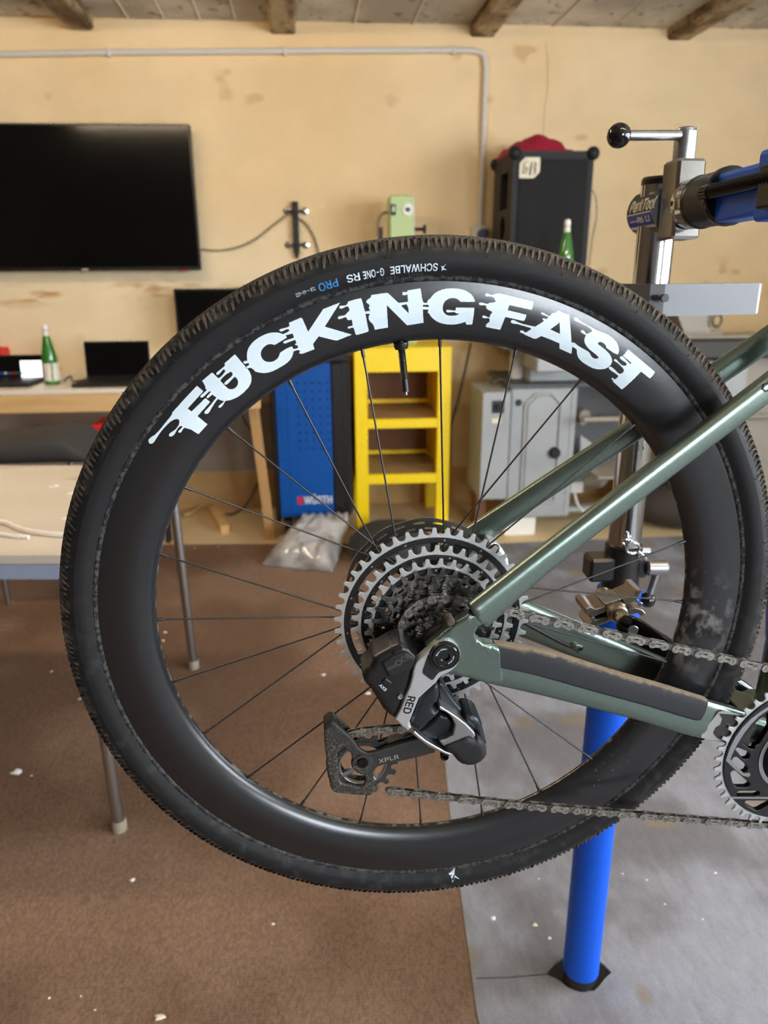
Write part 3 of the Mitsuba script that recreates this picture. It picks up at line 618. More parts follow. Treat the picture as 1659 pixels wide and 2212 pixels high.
door = Polygon([(dx0, dz0), (dx1, dz0), (dx1, dz1 - .05), (dx1 - .05, dz1), (dx0 + .05, dz1), (dx0, dz1 - .05)]).buffer(-.02).buffer(.02)
FZ = lambda y: np.array([[1, 0, 0, 0], [0, 0, -1, y], [0, 1, 0, 0], [0, 0, 0, 1.0]])
part(k, 'door_rim', xf(pillow(door.buffer(.008).difference(door.buffer(-.006)), 0, .012, .005), FZ(LY)), 'greypaint')
part(k, 'door', xf(pillow(door.buffer(-.012), 0, .008, .004), FZ(LY)), 'greypaint')
(q0, q1), = [(1.0865,.4399)]
part(k, 'knob', cyl((q0, LY, q1), (q0, LY - .035, q1), .027, 24, .006), 'blackmat', label='round black knob')
(q0, q1), = [(.8975,.6865)]
part(k, 'hole', cyl((q0, LY + .003, q1), (q0, LY - .003, q1), .017, 24), 'black')
part(k, 'hinge_strip', bx(cx1 - .032, cx1 - .004, LY - .004, LY + .01, cz0 + .01, cz1 - .01, .003), 'greypaint', False)
part(k, 'top_edge', bx(ax1, cx1 + .10, LY - .01, 4.0, cz1, cz1 + .018, .004), 'guard', False)
bxA = [(1.2344,.7248),(1.4547,.7211),(1.3809,.3457)]
part(k, 'gear_bay', bx(cx1 - .01, bxA[1][0] + .05, 3.66, 4.0, bxA[2][1] - .02, cz1, .006), 'guard', False)
g = [(1.2278,.5145),(1.3105,.4561),(1.3446,.3644),(1.2427,.3234)]
part(k, 'guard', xf(pillow(Polygon(g), 0, .02, .004), FZ(3.56)), 'greypaint')
g = [(1.219,.5905),(1.2582,.5944),(1.2919,.5799),(1.3139,.5956)]
part(k, 'handle', tube(curve([(x, 3.53, z) for x, z in g]), .007, 10), 'bronze')
part(k, 'handle_ball', trimesh.creation.icosphere(3, .018).apply_translation((g[-1][0], 3.52, g[-1][1])), 'blackgloss')
(q0, q1), = [(1.2514,.6048)]
part(k, 'spindle', cat(cyl((q0, 3.66, q1), (q0, 3.56, q1), .030, 24, .004), cyl((q0 - .01, 3.60, q1 - .03), (q0 - .01, 3.55, q1 - .03), .016, 20)), 'castiron')
(q0, q1), (q2, _) = [(1.294,.2737),(1.4416,.2699)]
part(k, 'motor', cat(cyl((q0 - .01, 3.72, q1), (q2, 3.72, q1), .085, 32, .02), cyl((q0 - .05, 3.72, q1), (q0, 3.72, q1), .05, 24, .004)), 'motor')
for i in range(9): part(k, 'motor_fin', cyl((q0 + .01 + i * .011, 3.72, q1), (q0 + .0145 + i * .011, 3.72, q1), .090, 32), 'motor')
g = [(1.2392,.2011),(1.2643,.13),(1.3021,.0882),(1.3431,.0717)]
part(k, 'cable', tube(curve([(x, 3.6, z) for x, z in g]), .008, 8), 'conduit')
(q0, q1), = [(1.2426,.221)]
part(k, 'foot_bar', bx(cx1 - .02, cx1 + .75, 3.60, 3.66, [(1.3963,.088)][0][1], [(1.3938,.1161)][0][1], .004), 'greypaint', False)
part(k, 'terminal_box', bx(q0 - .025, q0 + .045, 3.60, 3.68, q1 - .03, q1 + .03, .006), 'conduit', False)
# headstock parts above the cabinet
h = [(.8995,.9594),(.9727,.9585),(.9877,.856),(1.1779,.8533),(.9929,.7655),(.9422,.7572)]
part(k, 'column', cyl(((h[0][0] + h[1][0]) / 2, 3.72, cz1 + .01), ((h[0][0] + h[1][0]) / 2, 3.72, min(h[0][1] + .25, .935)), (h[1][0] - h[0][0]) / 2, 28), 'white')
part(k, 'gearbox', bx(h[2][0] - .02, h[3][0] + .06, 3.60, 3.95, h[4][1], h[2][1], .010), 'greypaint', False)
part(k, 'gearbox_cover', bx(h[2][0] - .03, h[3][0] + .06, 3.66, 3.92, h[2][1], h[2][1] + .035, .008), 'castiron', False)
part(k, 'lever', tube([(ax1 - .06, 3.62, az1 + .02), (ax1 - .02, 3.64, az1 + .03), (ax1 + .03, 3.66, az1 + .015)], .012, 10), 'bronze')
# bed, chip tray, tailstock to the right
t = [(1.5935,.986),(2.1821,.9725),(1.8617,.9229),(1.8692,.8729),(1.7994,.7472)]
tx0 = t[0][0] - .22
part(k, 'bed', bx(tx0, 2.6, 3.32, 3.62, t[2][1] - .02, t[0][1], .008), 'ledge', False)
part(k, 'bed_way', bx(tx0, 2.6, 3.40, 3.58, t[0][1], t[0][1] + .014, .004), 'castiron', False)
part(k, 'carriage', bx(tx0 + .06, tx0 + .40, 3.26, 3.5, t[4][1] - .02, t[2][1] - .03, .012), 'greypaint', False)
part(k, 'apron', bx(tx0 + .42, tx0 + .54, 3.30, 3.46, t[4][1] - .5, t[2][1] - .02, .010), 'greypaint', False)
part(k, 'pedestal', bx(tx0 + .55, 2.5, 3.44, 3.9, .02, t[2][1] - .02, .01), 'motor', False)
part(k, 'handwheel', cat(trimesh.creation.torus(.055, .009, 28, 10).apply_transform(trimesh.transformations.rotation_matrix(math.pi / 2, [1, 0, 0])).apply_translation((tx0 + .26, 3.24, t[4][1] - .06)), cyl((tx0 + .26, 3.22, t[4][1] - .06), (tx0 + .26, 3.3, t[4][1] - .06), .018, 20)), 'bronze')
part(k, 'lead_screw', cyl((cx1, 3.4, t[4][1] - .13), (2.5, 3.4, t[4][1] - .13), .013, 16), 'castiron')
part(k, 'lower_tray', bx(cx1 + .08, tx0 + .56, 3.36, 3.9, .33, .345, .004), 'castiron', False)
c2 = [(1.567,1.0883),(1.7611,1.0863),(1.7973,1.0171),(1.6421,1.0147),(1.821,.9746),(1.62,.9771)]
sec = [[(c2[0][0], c2[0][1]), (c2[1][0], c2[1][1])], [(c2[3][0] - .0, c2[3][1] + .01), (c2[2][0] - .035, c2[2][1] + .01)]]
part(k, 'tailstock', cat(hull([(c2[0][0] + .005, y, c2[0][1] + .06) for y in (3.42, 3.55)] + [(c2[1][0], y, c2[1][1] + .06) for y in (3.42, 3.55)] + [(c2[3][0], y, c2[3][1]) for y in (3.42, 3.55)] + [(c2[2][0] - .03, y, c2[2][1]) for y in (3.42, 3.55)]), bx(c2[5][0], c2[4][0], 3.40, 3.57, t[0][1] + .014, c2[2][1], .006)), 'castiron', False)
(q0, q1), = [(1.782,1.0687)]
part(k, 'ring_handle', trimesh.creation.torus(.021, .0055, 24, 8).apply_transform(np.array([[1, 0, 0, q0], [0, 0, -1, 3.40], [0, 1.35, 0, q1], [0, 0, 0, 1.0]])), 'black')
wb = [(.8641,.0791),(1.0254,.0742),(.8675,.0036)]
single('white_block', bx(wb[0][0], wb[1][0], 3.53, 3.70, -.005, cz0, .003), 'white', 'white painted wooden block under the grey lathe cabinet', 'block', smooth=False)
single('rear_block', bx(ax0 + .02, ax0 + .075, 3.62, 3.74, -.005, az0, .003), 'board', 'brown wooden prop under the electric box of the lathe', 'block', smooth=False)
single('dark_machine_bag', mv(trimesh.creation.icosphere(3, 1.0).apply_transform(np.diag([.33, .22, .16, 1])), ((bxA[1][0] + .42), 3.62, .148)), 'brown', 'dark bundle on the floor under the lathe, right of the repair stand', 'bundle')
(q0, q1), = [(1.6448,.1724)]
single('green_paper', hull([(q0 - .09, 3.46, .3455), (q0 + .10, 3.50, .3455), (q0 + .02, 3.60, .3455), (q0 - .02, 3.45, .39), (q0 + .03, 3.47, .37)]), 'greenpaper', 'crumpled green packet on the tray under the lathe', 'packet', smooth=False)
# ---- speaker with cloth and bottle
SYF = 3.60
s = [(.844,1.8031),(1.212,1.8045),(1.239,.8794)]
sx0, sx1, sz1 = s[0][0], s[1][0] + .002, s[0][1]
sz0 = sz1 - .79
RS = rotz(math.radians(0), (sx0, SYF, 0))
k = thing('speaker', 'tall black loudspeaker cabinet with a perforated grille and white badge, right of the conduit', 'speaker')
SD = .40
hl = []
for cx_, cz_, h_ in ((SYF + .17, sz1 - .155, .07), (SYF + .17, sz1 - .32, .055), (SYF + .17, sz1 - .45, .055)):
    hl.append((cx_, cz_, h_))
mbx = m3.Manifold.cube((sx1 - sx0, SD, sz1 - sz0)).translate((sx0, SYF, sz0))
for i, (cy, cz_, h_) in enumerate(hl):
    if i == 0: mbx = mbx - m3.Manifold.cube((.12, .16, .16)).translate((sx0 - .02, cy - .08, cz_ - .08))
    else: mbx = mbx - m3.Manifold.cylinder(.12, h_, h_, 28).rotate((0, 90, 0)).translate((sx0 - .02, cy, cz_))
mm = mbx.to_mesh(); part(k, 'cabinet', tm(mm.vert_properties[:, :3], mm.tri_verts), 'darkgrey', False)
part(k, 'grille', bx(sx0 + .028, sx1 - .026, SYF - .006, SYF + .002, sz0 + .03, sz1 - .035, .002), 'grille', False)
for x in (sx0, sx1):
    for y in (SYF, SYF + SD):
        for z in (sz0, sz1):
            part(k, 'corner', trimesh.creation.icosphere(2, .030).apply_translation((x + (.006 if x == sx0 else -.006), y + (.004 if y == SYF else -.004), z + (.031 if z == sz0 else -.010))), 'blackmat', True)
b0, b1 = [(.8715,1.6886),(.9641,1.7744)]
bw, bh = b1[0] - b0[0], b1[1] - b0[1]
oct_ = Polygon([(0, .03), (.01, 0), (.72, 0), (1, .3), (1, .93), (.95, 1), (.27, 1), (0, .72)])
oct_ = affinity.translate(affinity.scale(oct_, bw, bh, origin=(0, 0)), *b0)
FS = FZ(SYF - .006)
part(k, 'badge', xf(prism(oct_, 0, .004), FS), 'offwhite', False, label='off white badge with cut corners')
S5 = Polygon([(.13, .20), (.22, .20), (.22, .42), (.17, .42)]).union(Polygon([(.26, .16), (.36, .28), (.40, .52), (.19, .52), (.26, .72), (.42, .82), (.30, .82), (.17, .66), (.14, .46), (.32, .46), (.31, .32)])).union(Polygon([(.46, .14), (.56, .14), (.60, .60), (.64, .66), (.60, .80), (.53, .66)])).union(Polygon([(.66, .14), (.80, .26), (.82, .44), (.74, .5), (.83, .58), (.80, .74), (.68, .84), (.74, .70), (.74, .58), (.66, .5), (.73, .42), (.72, .28)]))
part(k, 'badge_sign', xf(prism(affinity.translate(affinity.scale(S5, bw, bh, origin=(0, 0)), *b0), .0, .005), FS), 'blackmat', False)
(q0, q1), = [(1.3291,1.6273)]
cp = [(1.3358,1.6702),(1.3524,1.6423),(1.3642,1.5882),(1.3649,1.5227),(1.3551,1.4676),(1.3495,1.3896),(1.346,1.2535)]
single('speaker_cable', tube(curve([(x, 3.95, z) for x, z in cp]), .0032, 8), 'cablegrey', 'thin cable hanging beside the right side of the loudspeaker', 'cable')
# crumpled crimson cloth
c4 = [(.8573,1.834),(.9016,1.8715),(.9528,1.9011),(.9988,1.9033),(1.0463,1.884),(1.0953,1.8783),(1.1022,1.8429),(1.143,1.8312)]
nx, ny = 46, 26
gx = np.linspace(sx0 - .0, sx0 + .29, nx); gy = np.linspace(SYF + .06, SYF + .36, ny)
hprof = np.interp(gx, [q[0] for q in c4], [max(q[1] - sz1, .004) for q in c4])
X, Yg = np.meshgrid(gx, gy, indexing='ij')
env = np.sin(np.pi * np.clip((Yg - gy[0]) / (gy[-1] - gy[0]), 0, 1)) ** .5
Zc = sz1 + .004 + hprof[:, None] * env * (.72 + .55 * (meshkit.fbm(np.stack([X * 16, Yg * 11, X * 0], -1), 3, 5) - .25))
Zc = np.minimum(Zc, sz1 + .004 + hprof[:, None])
V = np.stack([X, Yg, Zc], -1).reshape(-1, 3); i, j = np.meshgrid(np.arange(nx - 1), np.arange(ny - 1), indexing='ij'); i, j = i.ravel(), j.ravel()
Fq = np.stack([i * ny + j, (i + 1) * ny + j, (i + 1) * ny + j + 1, i * ny + j + 1], 1)
V2 = V.copy(); V2[:, 2] = sz1 + .001
top = np.vstack([Fq[:, [0, 1, 2]], Fq[:, [0, 2, 3]]]); n = len(V)
edge = [a * ny for a in range(nx)] + [(nx - 1) * ny + b for b in range(1, ny)] + [a * ny + ny - 1 for a in range(nx - 2, -1, -1)] + [b for b in range(ny - 2, 0, -1)]
sd = []
for a, b in zip(edge, edge[1:] + edge[:1]): sd += [[a, n + a, n + b], [a, n + b, b]]
single('crimson_cloth', tm(np.vstack([V, V2]), np.vstack([top, top[:, ::-1] + n, sd])), 'crimson', 'crumpled crimson cloth lying on top of the loudspeaker', 'cloth', smooth=60)
# what carries the speaker: a grey cupboard behind the lathe
single('machine_cupboard', bx(sx0 - .05, sx1 + .06, 3.42, 4.149, cz1 + .018 if False else .95, sz0, .008), 'greypaint', 'grey steel ledge carrying the loudspeaker behind the lathe', 'ledge', smooth=False)
hz2 = [(1.0528,1.236)][0][1]
(hq0, hq1), (hq2, _), = [(.9113,.8904),(1.2117,.886)]
part('lathe', 'headstock', bx(hq0, hq2, 3.27, 3.56, hq1 - .03, hz2, .008), 'greypaint', False)
bottle([(1.0336,1.4996)][0][0] - .003, 3.34, hz2, ([(1.0336,1.4996)][0][1] - hz2) / .299, 'dark green bottle with a white cap in front of the loudspeaker')
# ---- bag of clippings on the carpet
fl, fr = [(-.343,3.216),(-.0184,3.0997)]
bl, br = [(-.1639,.1428),(.0664,.1457)]
nu, nv = 40, 40
k = None
Vt, Vb = [], []
for i in range(nu):
    s_ = i / (nu - 1)
    for j in range(nv):
        t_ = j / (nv - 1)
        f = np.array([fl[0] + (fr[0] - fl[0]) * s_, fl[1] + (fr[1] - fl[1]) * s_, .012])
        b = np.array([bl[0] + (br[0] - bl[0]) * s_, 3.54, bl[1] + (br[1] - bl[1]) * s_ - .004])
        c = f * (1 - t_) + b * t_
        c[2] = .012 + (b[2] - .012) * t_ ** 2.2
        puff = (max(0, 1 - abs(2 * s_ - 1) ** 3.5) * max(0, 1 - abs(2 * min(t_ / .86, 1) - 1) ** 3.5)) ** .7
        wr = meshkit.fbm(np.array([s_ * 7, t_ * 8, 1.0]), 4, 3) - .5
        if t_ > .86: wr += .5 * math.sin(s_ * 34) * (t_ - .86) / .14
        Vt.append(c + np.array([0, -.02 * puff * t_, .105 * puff + .035 * wr * (.35 + puff)])); Vb.append(c * np.array([1, 1, .55]) - np.array([0, 0, .008]))
Vt, Vb = np.array(Vt), np.array(Vb); Vt[:, 2] = np.maximum(Vt[:, 2], .006); Vb[:, 2] = np.maximum(np.minimum(Vb[:, 2], Vt[:, 2] - .004), .0005)
i, j = np.meshgrid(np.arange(nu - 1), np.arange(nv - 1), indexing='ij'); i, j = i.ravel(), j.ravel()
Fq = np.stack([i * nv + j, (i + 1) * nv + j, (i + 1) * nv + j + 1, i * nv + j + 1], 1); top = np.vstack([Fq[:, [0, 1, 2]], Fq[:, [0, 2, 3]]]); n = len(Vt)
edge = [a * nv for a in range(nu)] + [(nu - 1) * nv + b for b in range(1, nv)] + [a * nv + nv - 1 for a in range(nu - 2, -1, -1)] + [b for b in range(nv - 2, 0, -1)]
sd = []
for a, b in zip(edge, edge[1:] + edge[:1]): sd += [[a, n + a, n + b], [a, n + b, b]]
single('plastic_bag', tm(np.vstack([Vt, Vb]), np.vstack([top, top[:, ::-1] + n, sd])), 'bag', 'shiny clear plastic bag filled with pale grey stuff on the carpet against the blue trolley', 'bag', smooth=70)
# dark bag right of it
q = [(-.0231,2.9755),(.1383,2.8271),(.3987,3.4057),(.0795,3.4337)]
m = trimesh.creation.icosphere(4, 1.0); v = m.vertices.copy()
v *= 1 + .22 * (meshkit.fbm(v * 2.4 + 5, 3, 4)[:, None] - .5); m.vertices = v
m = xf(m, np.diag([.20, .22, .10, 1.0])); v = m.vertices.copy(); v[:, 2] = np.maximum(v[:, 2], -.055); m.vertices = v
single('black_bag', mv(m, (q[0][0] + .285, 3.30, .0565)), 'foam', 'dark rumpled bag on the carpet behind the brake disc, beside the plastic bag', 'bag', smooth=60)
# ---- table in front on the left, with leg tubes
TZ = .74
c = [(-.6998,1.497),(-.5398,1.483),(-1.0142,2.2695),(-.78,2.2472)]
fx = lambda t: np.array([c[0][0] + (c[1][0] - c[0][0]) * t, c[0][1] + (c[1][1] - c[0][1]) * t])
ux = np.array(c[1]) - np.array(c[0]); ux /= np.linalg.norm(ux); uy = np.array([-ux[1], ux[0]])
o = np.array(c[0]); wd = .168; dp = float((np.array(c[2]) - o) @ uy)
TBL = np.eye(4); TBL[:2, 0], TBL[:2, 1], TBL[:2, 3] = ux, uy, o
k = thing('table', 'grey topped table with steel tube legs in the left foreground', 'table')
part(k, 'tabletop', xf(bx(-1.3, wd, 0, dp, TZ - .024, TZ, .003), TBL), 'tabletop', False)
ah = TZ - [(-.631,.6796)][0][1]
part(k, 'apron', xf(bx(-1.29, wd - .012, .004, .022, TZ - ah, TZ - .024, .002), TBL), 'apron', False, label='bluish grey front apron')
part(k, 'apron', xf(bx(-1.29, wd - .012, dp - .022, dp - .004, TZ - ah, TZ - .024, .002), TBL), 'apron', False)
part(k, 'apron', xf(bx(wd - .03, wd - .012, .022, dp - .022, TZ - ah, TZ - .024, .002), TBL), 'apron', False)
l1, l2 = [(-.5468,1.5258),(-.4986,2.2988)]
for (x, y), nm in ((l1, 0), (l2, 1)):
    a = np.linalg.inv(TBL) @ np.array([x, y, 0, 1])
    top = TBL @ np.array([a[0] - .012, a[1] + (.012 if nm == 0 else -.012), 0, 1])
    q = part(k, 'leg', tube([(x, y, .012), (x, y, .013), (top[0], top[1], TZ - .03)], .0145, 20), 'steelleg')
    part(k, 'leg_cap', lathe([(0, 0), (.0165, 0), (.0175, .002), (.0175, .026), (.0160, .030), (.0145, .030)], 20).apply_translation((x, y, 0)), 'castiron')
    b2 = TBL @ np.array([a[0] - 1.2, a[1], 0, 1])
    part(k, 'leg', tube([(b2[0], b2[1], .002), (b2[0], b2[1], TZ - .03)], .0145, 20), 'steelleg')
# rope and paper chips on the table
r1 = [(-.5591,1.5817),(-.597,1.588),(-.6414,1.6011),(-.69,1.6238),(-.7329,1.6562),(-.7801,1.6965)]
r2 = [(-.6738,1.5858),(-.6975,1.5909),(-.7205,1.5989),(-.745,1.6102)]
def rope(pts, r, label):
    p = curve([(x, y, TZ + r) for x, y in pts] + [(pts[-1][0] - .15, pts[-1][1] + .06, TZ + r)], 12)
    L = np.concatenate([[0], np.cumsum(np.linalg.norm(np.diff(p, axis=0), axis=1))]); s_ = np.linspace(0, L[-1], int(L[-1] / .0022)); p = np.stack([np.interp(s_, L, p[:, a]) for a in range(3)], 1)
    ms = []
    for ph in (0, 2.094, 4.189):
        a = s_ / .0042 + ph; off = np.stack([0 * a, np.cos(a), np.sin(a)], 1) * r * .48
        ms.append(tube(p + off, r * .54, 8))
    return single('rope', cat(ms), 'rope', label, 'rope')
rope(r1, .0062, 'thick white braided rope curving across the grey tabletop')
rope(r2, .0050, 'short white rope end below the thick rope on the tabletop')
def chip(x, y, z, s, lab, name='paper_chip', m='chip', sq=.5, group=None, n=7, seed=None):
    r = random.Random(int(x * 1e4) ^ int(y * 1e4)); a0 = r.uniform(0, 6.28)
    ring = [(x + s * (1 if i % 2 else .7) * r.uniform(.75, 1.1) * math.cos(a0 + i * 6.283 / n), y + s * sq * (1 if i % 2 else .7) * r.uniform(.8, 1.1) * math.sin(a0 + i * 6.283 / n)) for i in range(n)]
    pts = [(p[0], p[1], z + .0004) for p in ring] + [(x + (p[0] - x) * .6, y + (p[1] - y) * .6, z + s * .28 * r.uniform(.6, 1.3)) for p in ring]
    return single(name, hull(pts), m, lab, 'paper scrap', group, smooth=False)
for (x, y), s, lab in zip([(-.7621,2.0165),(-.9023,2.0622),(-.695,1.9349),(-.6441,1.7225),(-.7729,2.0084)], (.013, .006, .012, .011, .008), ('folded white scrap in the middle of the grey tabletop', 'tiny white scrap at the left of the grey tabletop', 'white scrap on the tabletop touching the tire outline', 'white scrap on the tabletop just above the rope', 'small white scrap beside the folded one on the tabletop')):
    chip(x, y, TZ, s, lab)
for (x, y), s, lab in zip([(-.8861,1.7717),(-1.3415,2.8978),(-.9818,2.3136),(-.8309,2.1313),(-.6526,2.5762),(-.6456,2.5092),(-.4766,1.3621),(-.5622,1.0841),(-.346,1.0301),(-.0546,2.2162),(-.5532,1.7451),(-.6954,3.4757),(-.5785,3.4784),(-.1527,1.219),(-.4688,1.053),(-.5032,1.0833),(-.8409,1.7524)],
        (.021, .006, .006, .006, .010, .008, .0095, .0042, .013, .011, .004, .006, .005, .005, .004, .003, .004),
        ('torn white paper scrap, the largest on the brown carpet', 'small white scrap on the carpet under the table', 'small pale scrap on the carpet in the shade of the table', 'small white scrap on the carpet just left of the tire', 'white oblong scrap on the carpet left of the rear table leg', 'white scrap on the carpet below the oblong one', 'white pellet on the carpet below the tire', 'small white crumb near the lower left corner of the carpet', 'cream coloured flake at the bottom of the carpet', 'white scrap on the carpet behind the derailleur', 'white crumb right of the front table leg', 'small white scrap near the far edge of the carpet', 'tiny white scrap near the far edge of the carpet', 'white crumb on the carpet near the grey mat', 'white crumb low on the carpet', 'tiny white crumb at the bottom left of the carpet', 'tiny crumb beside the largest scrap')):
    chip(x, y, 0, s, lab, m='offwhite' if 'cream' in lab else 'chip', sq=.75)
chip(*[(.0922,2.0889)][0], 0, .013, 'white scrap on the carpet seen below the cassette', sq=.6)
for (x, y), s, lab in zip([(.3085,1.1972),(.3925,1.1745),(.4131,1.1402),(.6724,1.2725),(.6254,1.2936),(.8344,1.28),(.6841,1.2053),(.7464,1.161),(.4331,1.2938)], (.0075, .007, .005, .003, .003, .004, .0035, .003, .003),
        ('white scrap on the grey mat right of the seam', 'cream crumb on the grey mat left of the blue post', 'cream crumb on the mat just above the post hole', 'tiny crumb on the mat right of the blue post', 'tiny crumb on the mat beside the blue post', 'white crumb on the mat at the right', 'white crumb in the middle of the mat', 'small crumb low on the right of the mat', 'tiny crumb on the mat below the wheel')):
    chip(x, y, 0, s, lab, m='offwhite' if 'cream' in lab else 'chip', sq=.9)
# ---- dark padded stool behind the table
q = [(-1.1574,.7364),(-1.0614,.7491),(-.9787,.7555),(-.9367,.7398),(-.9007,.7124),(-.8695,.695),(-.8605,.678),(-.8689,.6495)]
k = thing('stool', 'dark grey padded stool seat standing behind the grey table', 'stool')
xa, xb = q[0][0] - .25, q[-1][0]
def seat_h(x): return float(np.interp(x, [xa] + [p[0] for p in q], [q[0][1] - .02] + [p[1] for p in q]))
pts = []
secs = []
for x in np.linspace(xa, xb, 26):
    h = seat_h(x); t = (x - xa) / (xb - xa); ydep = .17 * min(1, (1 - t) * 6 + .25)
    e = superell(28, 3.2); z0_ = [(-1.014,.6412)][0][1]
    hh = max((h - z0_) / 2, .012)
    secs.append(np.stack([np.full(28, x), 2.78 + e[:, 0] * (.16 + .0 * t) * (1 if t < .93 else .93), z0_ + hh + e[:, 1] * hh], 1))
part(k, 'seat', loft(secs), 'foam', 50)
for dx in (.06, xb - xa - .08):
    for dy in (-.10, .10): part(k, 'leg', tube([(xa + dx, 2.78 + dy, .002), (xa + dx, 2.78 + dy, [(-1.013,.648)][0][1])], .012, 14), 'steelleg')
# ---- far end of the room behind the camera, seen only in reflections
k = thing('storage_rack', 'red shelf rack at the back of the room', 'shelf unit')
for z in (.35, .9, 1.45, 1.95): part(k, 'shelf', bx(-3.2, -1.6, -2.75, -2.35, z, z + .03, .003), 'redstuff', False)
for x in (-3.2, -1.63): part(k, 'post', bx(x, x + .03, -2.4, -2.37, .0005, 2.1, .002), 'redstuff', False)
# ================================================================ REPAIR STAND
PX, PY = [(.4458,1.0489)][0]
SXY = np.array([PX, PY])
k = thing('repair_stand', 'repair stand with blue and chrome posts and a blue clamp on top', 'repair stand')
lean = np.array([.0012, 0.0])                       # the post is not quite plumb
pp = lambda z, dx=0, dy=0: (PX + lean[0] * z + dx, PY + lean[1] * z + dy, z)
hb_ = np.array(hole)
part(k, 'base', prism(Polygon(hole).buffer(-.0015), -.0059, -.0035), 'black')
part(k, 'post_socket', cyl((PX, PY, -.003), (PX, PY, .030), .030, 32, .002), 'black')
zb1 = .806
part(k, 'lower_post', tube([pp(.024), pp(.0245), pp(.026), pp(zb1 - .002), pp(zb1)], [.031, .0325, .0335, .0335, .0325], 48), 'bluetube', label='bright blue lower post')
part(k, 'post_rim', xf(lathe([(.0285, .006), (.0285, .012), (.0335, .012), (.0345, .010), (.0345, -.008), (.0335, -.010)], 48), np.array([[1, 0, 0, pp(zb1)[0]], [0, 1, 0, PY], [0, 0, 1, zb1], [0, 0, 0, 1.0]])), 'bluetube')
zc1 = .895
part(k, 'collar', tube([pp(zb1 - .01), pp(zc1 - .004), pp(zc1 - .002), pp(zc1)], [.0283, .0283, .0278, .0262], 48), 'black', label='black plastic collar')
ztop = 1.412
part(k, 'upper_post', tube([pp(zc1 - .01), pp(ztop - .006)], .0247, 64), 'chrome', 30, label='chrome upper post')
part(k, 'post_cap', tube([pp(ztop - .007), pp(ztop - .006), pp(ztop), pp(ztop + .003)], [.0247, .0253, .0253, .023], 48), 'black')
(hx, hz), = [(.4463,1.0509)]
part(k, 'pin_hole', cyl((hx, PY - .0215, hz), (hx, PY - .0245, hz), .0065, 24), 'black')
# quick release on the collar
(a0, za0), (a1, za1) = [(.3861,.8798),(.4125,.8456)]
part(k, 'clamp_block', bx(a0, a1 + .012, PY - .03, PY + .01, za1 - .004, za0, .004), 'black', 30)
(a0, za0), (a1, za1) = [(.4656,.8763),(.4811,.8415)]
part(k, 'clamp_block', bx(a0 - .014, a1, PY - .02, PY + .012, za1, za0, .004), 'black', 30)
(q0, q1), (q2, q3) = [(.4764,.8599),(.5104,.8587)]
part(k, 'lever_hub', cyl((q0, PY - .02, q1), (q2, PY - .02, q1), .0120, 28, .003), 'zinc')
part(k, 'lever_hub', cyl((q0, PY + .02, q1 + .012), (q2 - .012, PY + .02, q1 + .012), .0095, 24, .003), 'zinc')
(q0, q1), (q2, q3) = [(.4945,.8499),(.4863,.8094)]
part(k, 'release_lever', tube([(q0, PY - .02, q1), (q2, PY - .02, q3)], .0055, 16), 'zinc')
part(k, 'lever_ball', trimesh.creation.icosphere(3, .0125).apply_translation((q2 - .001, PY - .02, q3 - .004)), 'blackgloss', True)
(q0, q1), = [(.439,.9084)]
yk = PY - .036
g = [(.4275,.912),(.4335,.9155),(.4413,.9086),(.4499,.9083),(.4535,.9007),(.4499,.8942),(.4415,.8929),(.4354,.8969),(.4332,.9044),(.4276,.9105)]
part(k, 'retaining_clip', tube(curve([(x, yk - .004, z) for x, z in g], 6), .0021, 10), 'chrome')
g = [(.4497,.8964),(.4605,.8886),(.4719,.8769)]
part(k, 'clip_arm', tube([(x, yk + .004 * i, z) for i, (x, z) in enumerate(g)], .0032, 12), 'chrome')
part(k, 'clip_stud', cyl((q0, PY - .024, q1), (q0, PY - .046, q1), .0062, 20), 'zinc')
# tool tray bracket folded round the post
g = [[(.407,1.2792)][0] + [(.411,1.2364)][0], [(.4318,1.2798)][0] + [(.4363,1.2389)][0], [(.4498,1.2803)][0] + [(.4546,1.2389)][0], [(.5933,1.2783)][0] + [(.5979,1.2362)][0]]
ys = [1.060, 1.012, 1.008, 1.030]
zT, zB = float(np.mean([q[1] for q in g])), float(np.mean([q[3] for q in g])) 
line = LineString([(q[0], y) for q, y in zip(g, ys)]).buffer(.0016, cap_style=2, join_style=1)
part(k, 'tray_bracket', prism(line, zB, zT), 'zincbar', 30, label='galvanised flat bar')
part(k, 'tray_flange', prism(Polygon([(q[0], y) for q, y in zip(g, ys)] + [(g[3][0] - .0, ys[3] + .03), (g[2][0], ys[2] + .015)]).buffer(0), zT - .0016, zT), 'zincbar', 30)
part(k, 'tray_end', bx(g[3][0] - .004, g[3][0] + .004, ys[3] - .001, ys[3] + .034, zB, zT, .001), 'zinc', False)
(q0, q1), = [(.4472,1.262)]
part(k, 'bolt', cat(cyl((q0, 1.012, q1), (q0 - .002, .995, q1), .0028, 14), cyl((q0 - .002, .998, q1), (q0 - .003, .990, q1), .0056, 6, .0006)), 'black')
part(k, 'nut', cyl((q0 - .007, 1.012, q1 + .0), (q0 - .011, 1.000, q1 + .0005), .0035, 16), 'black')
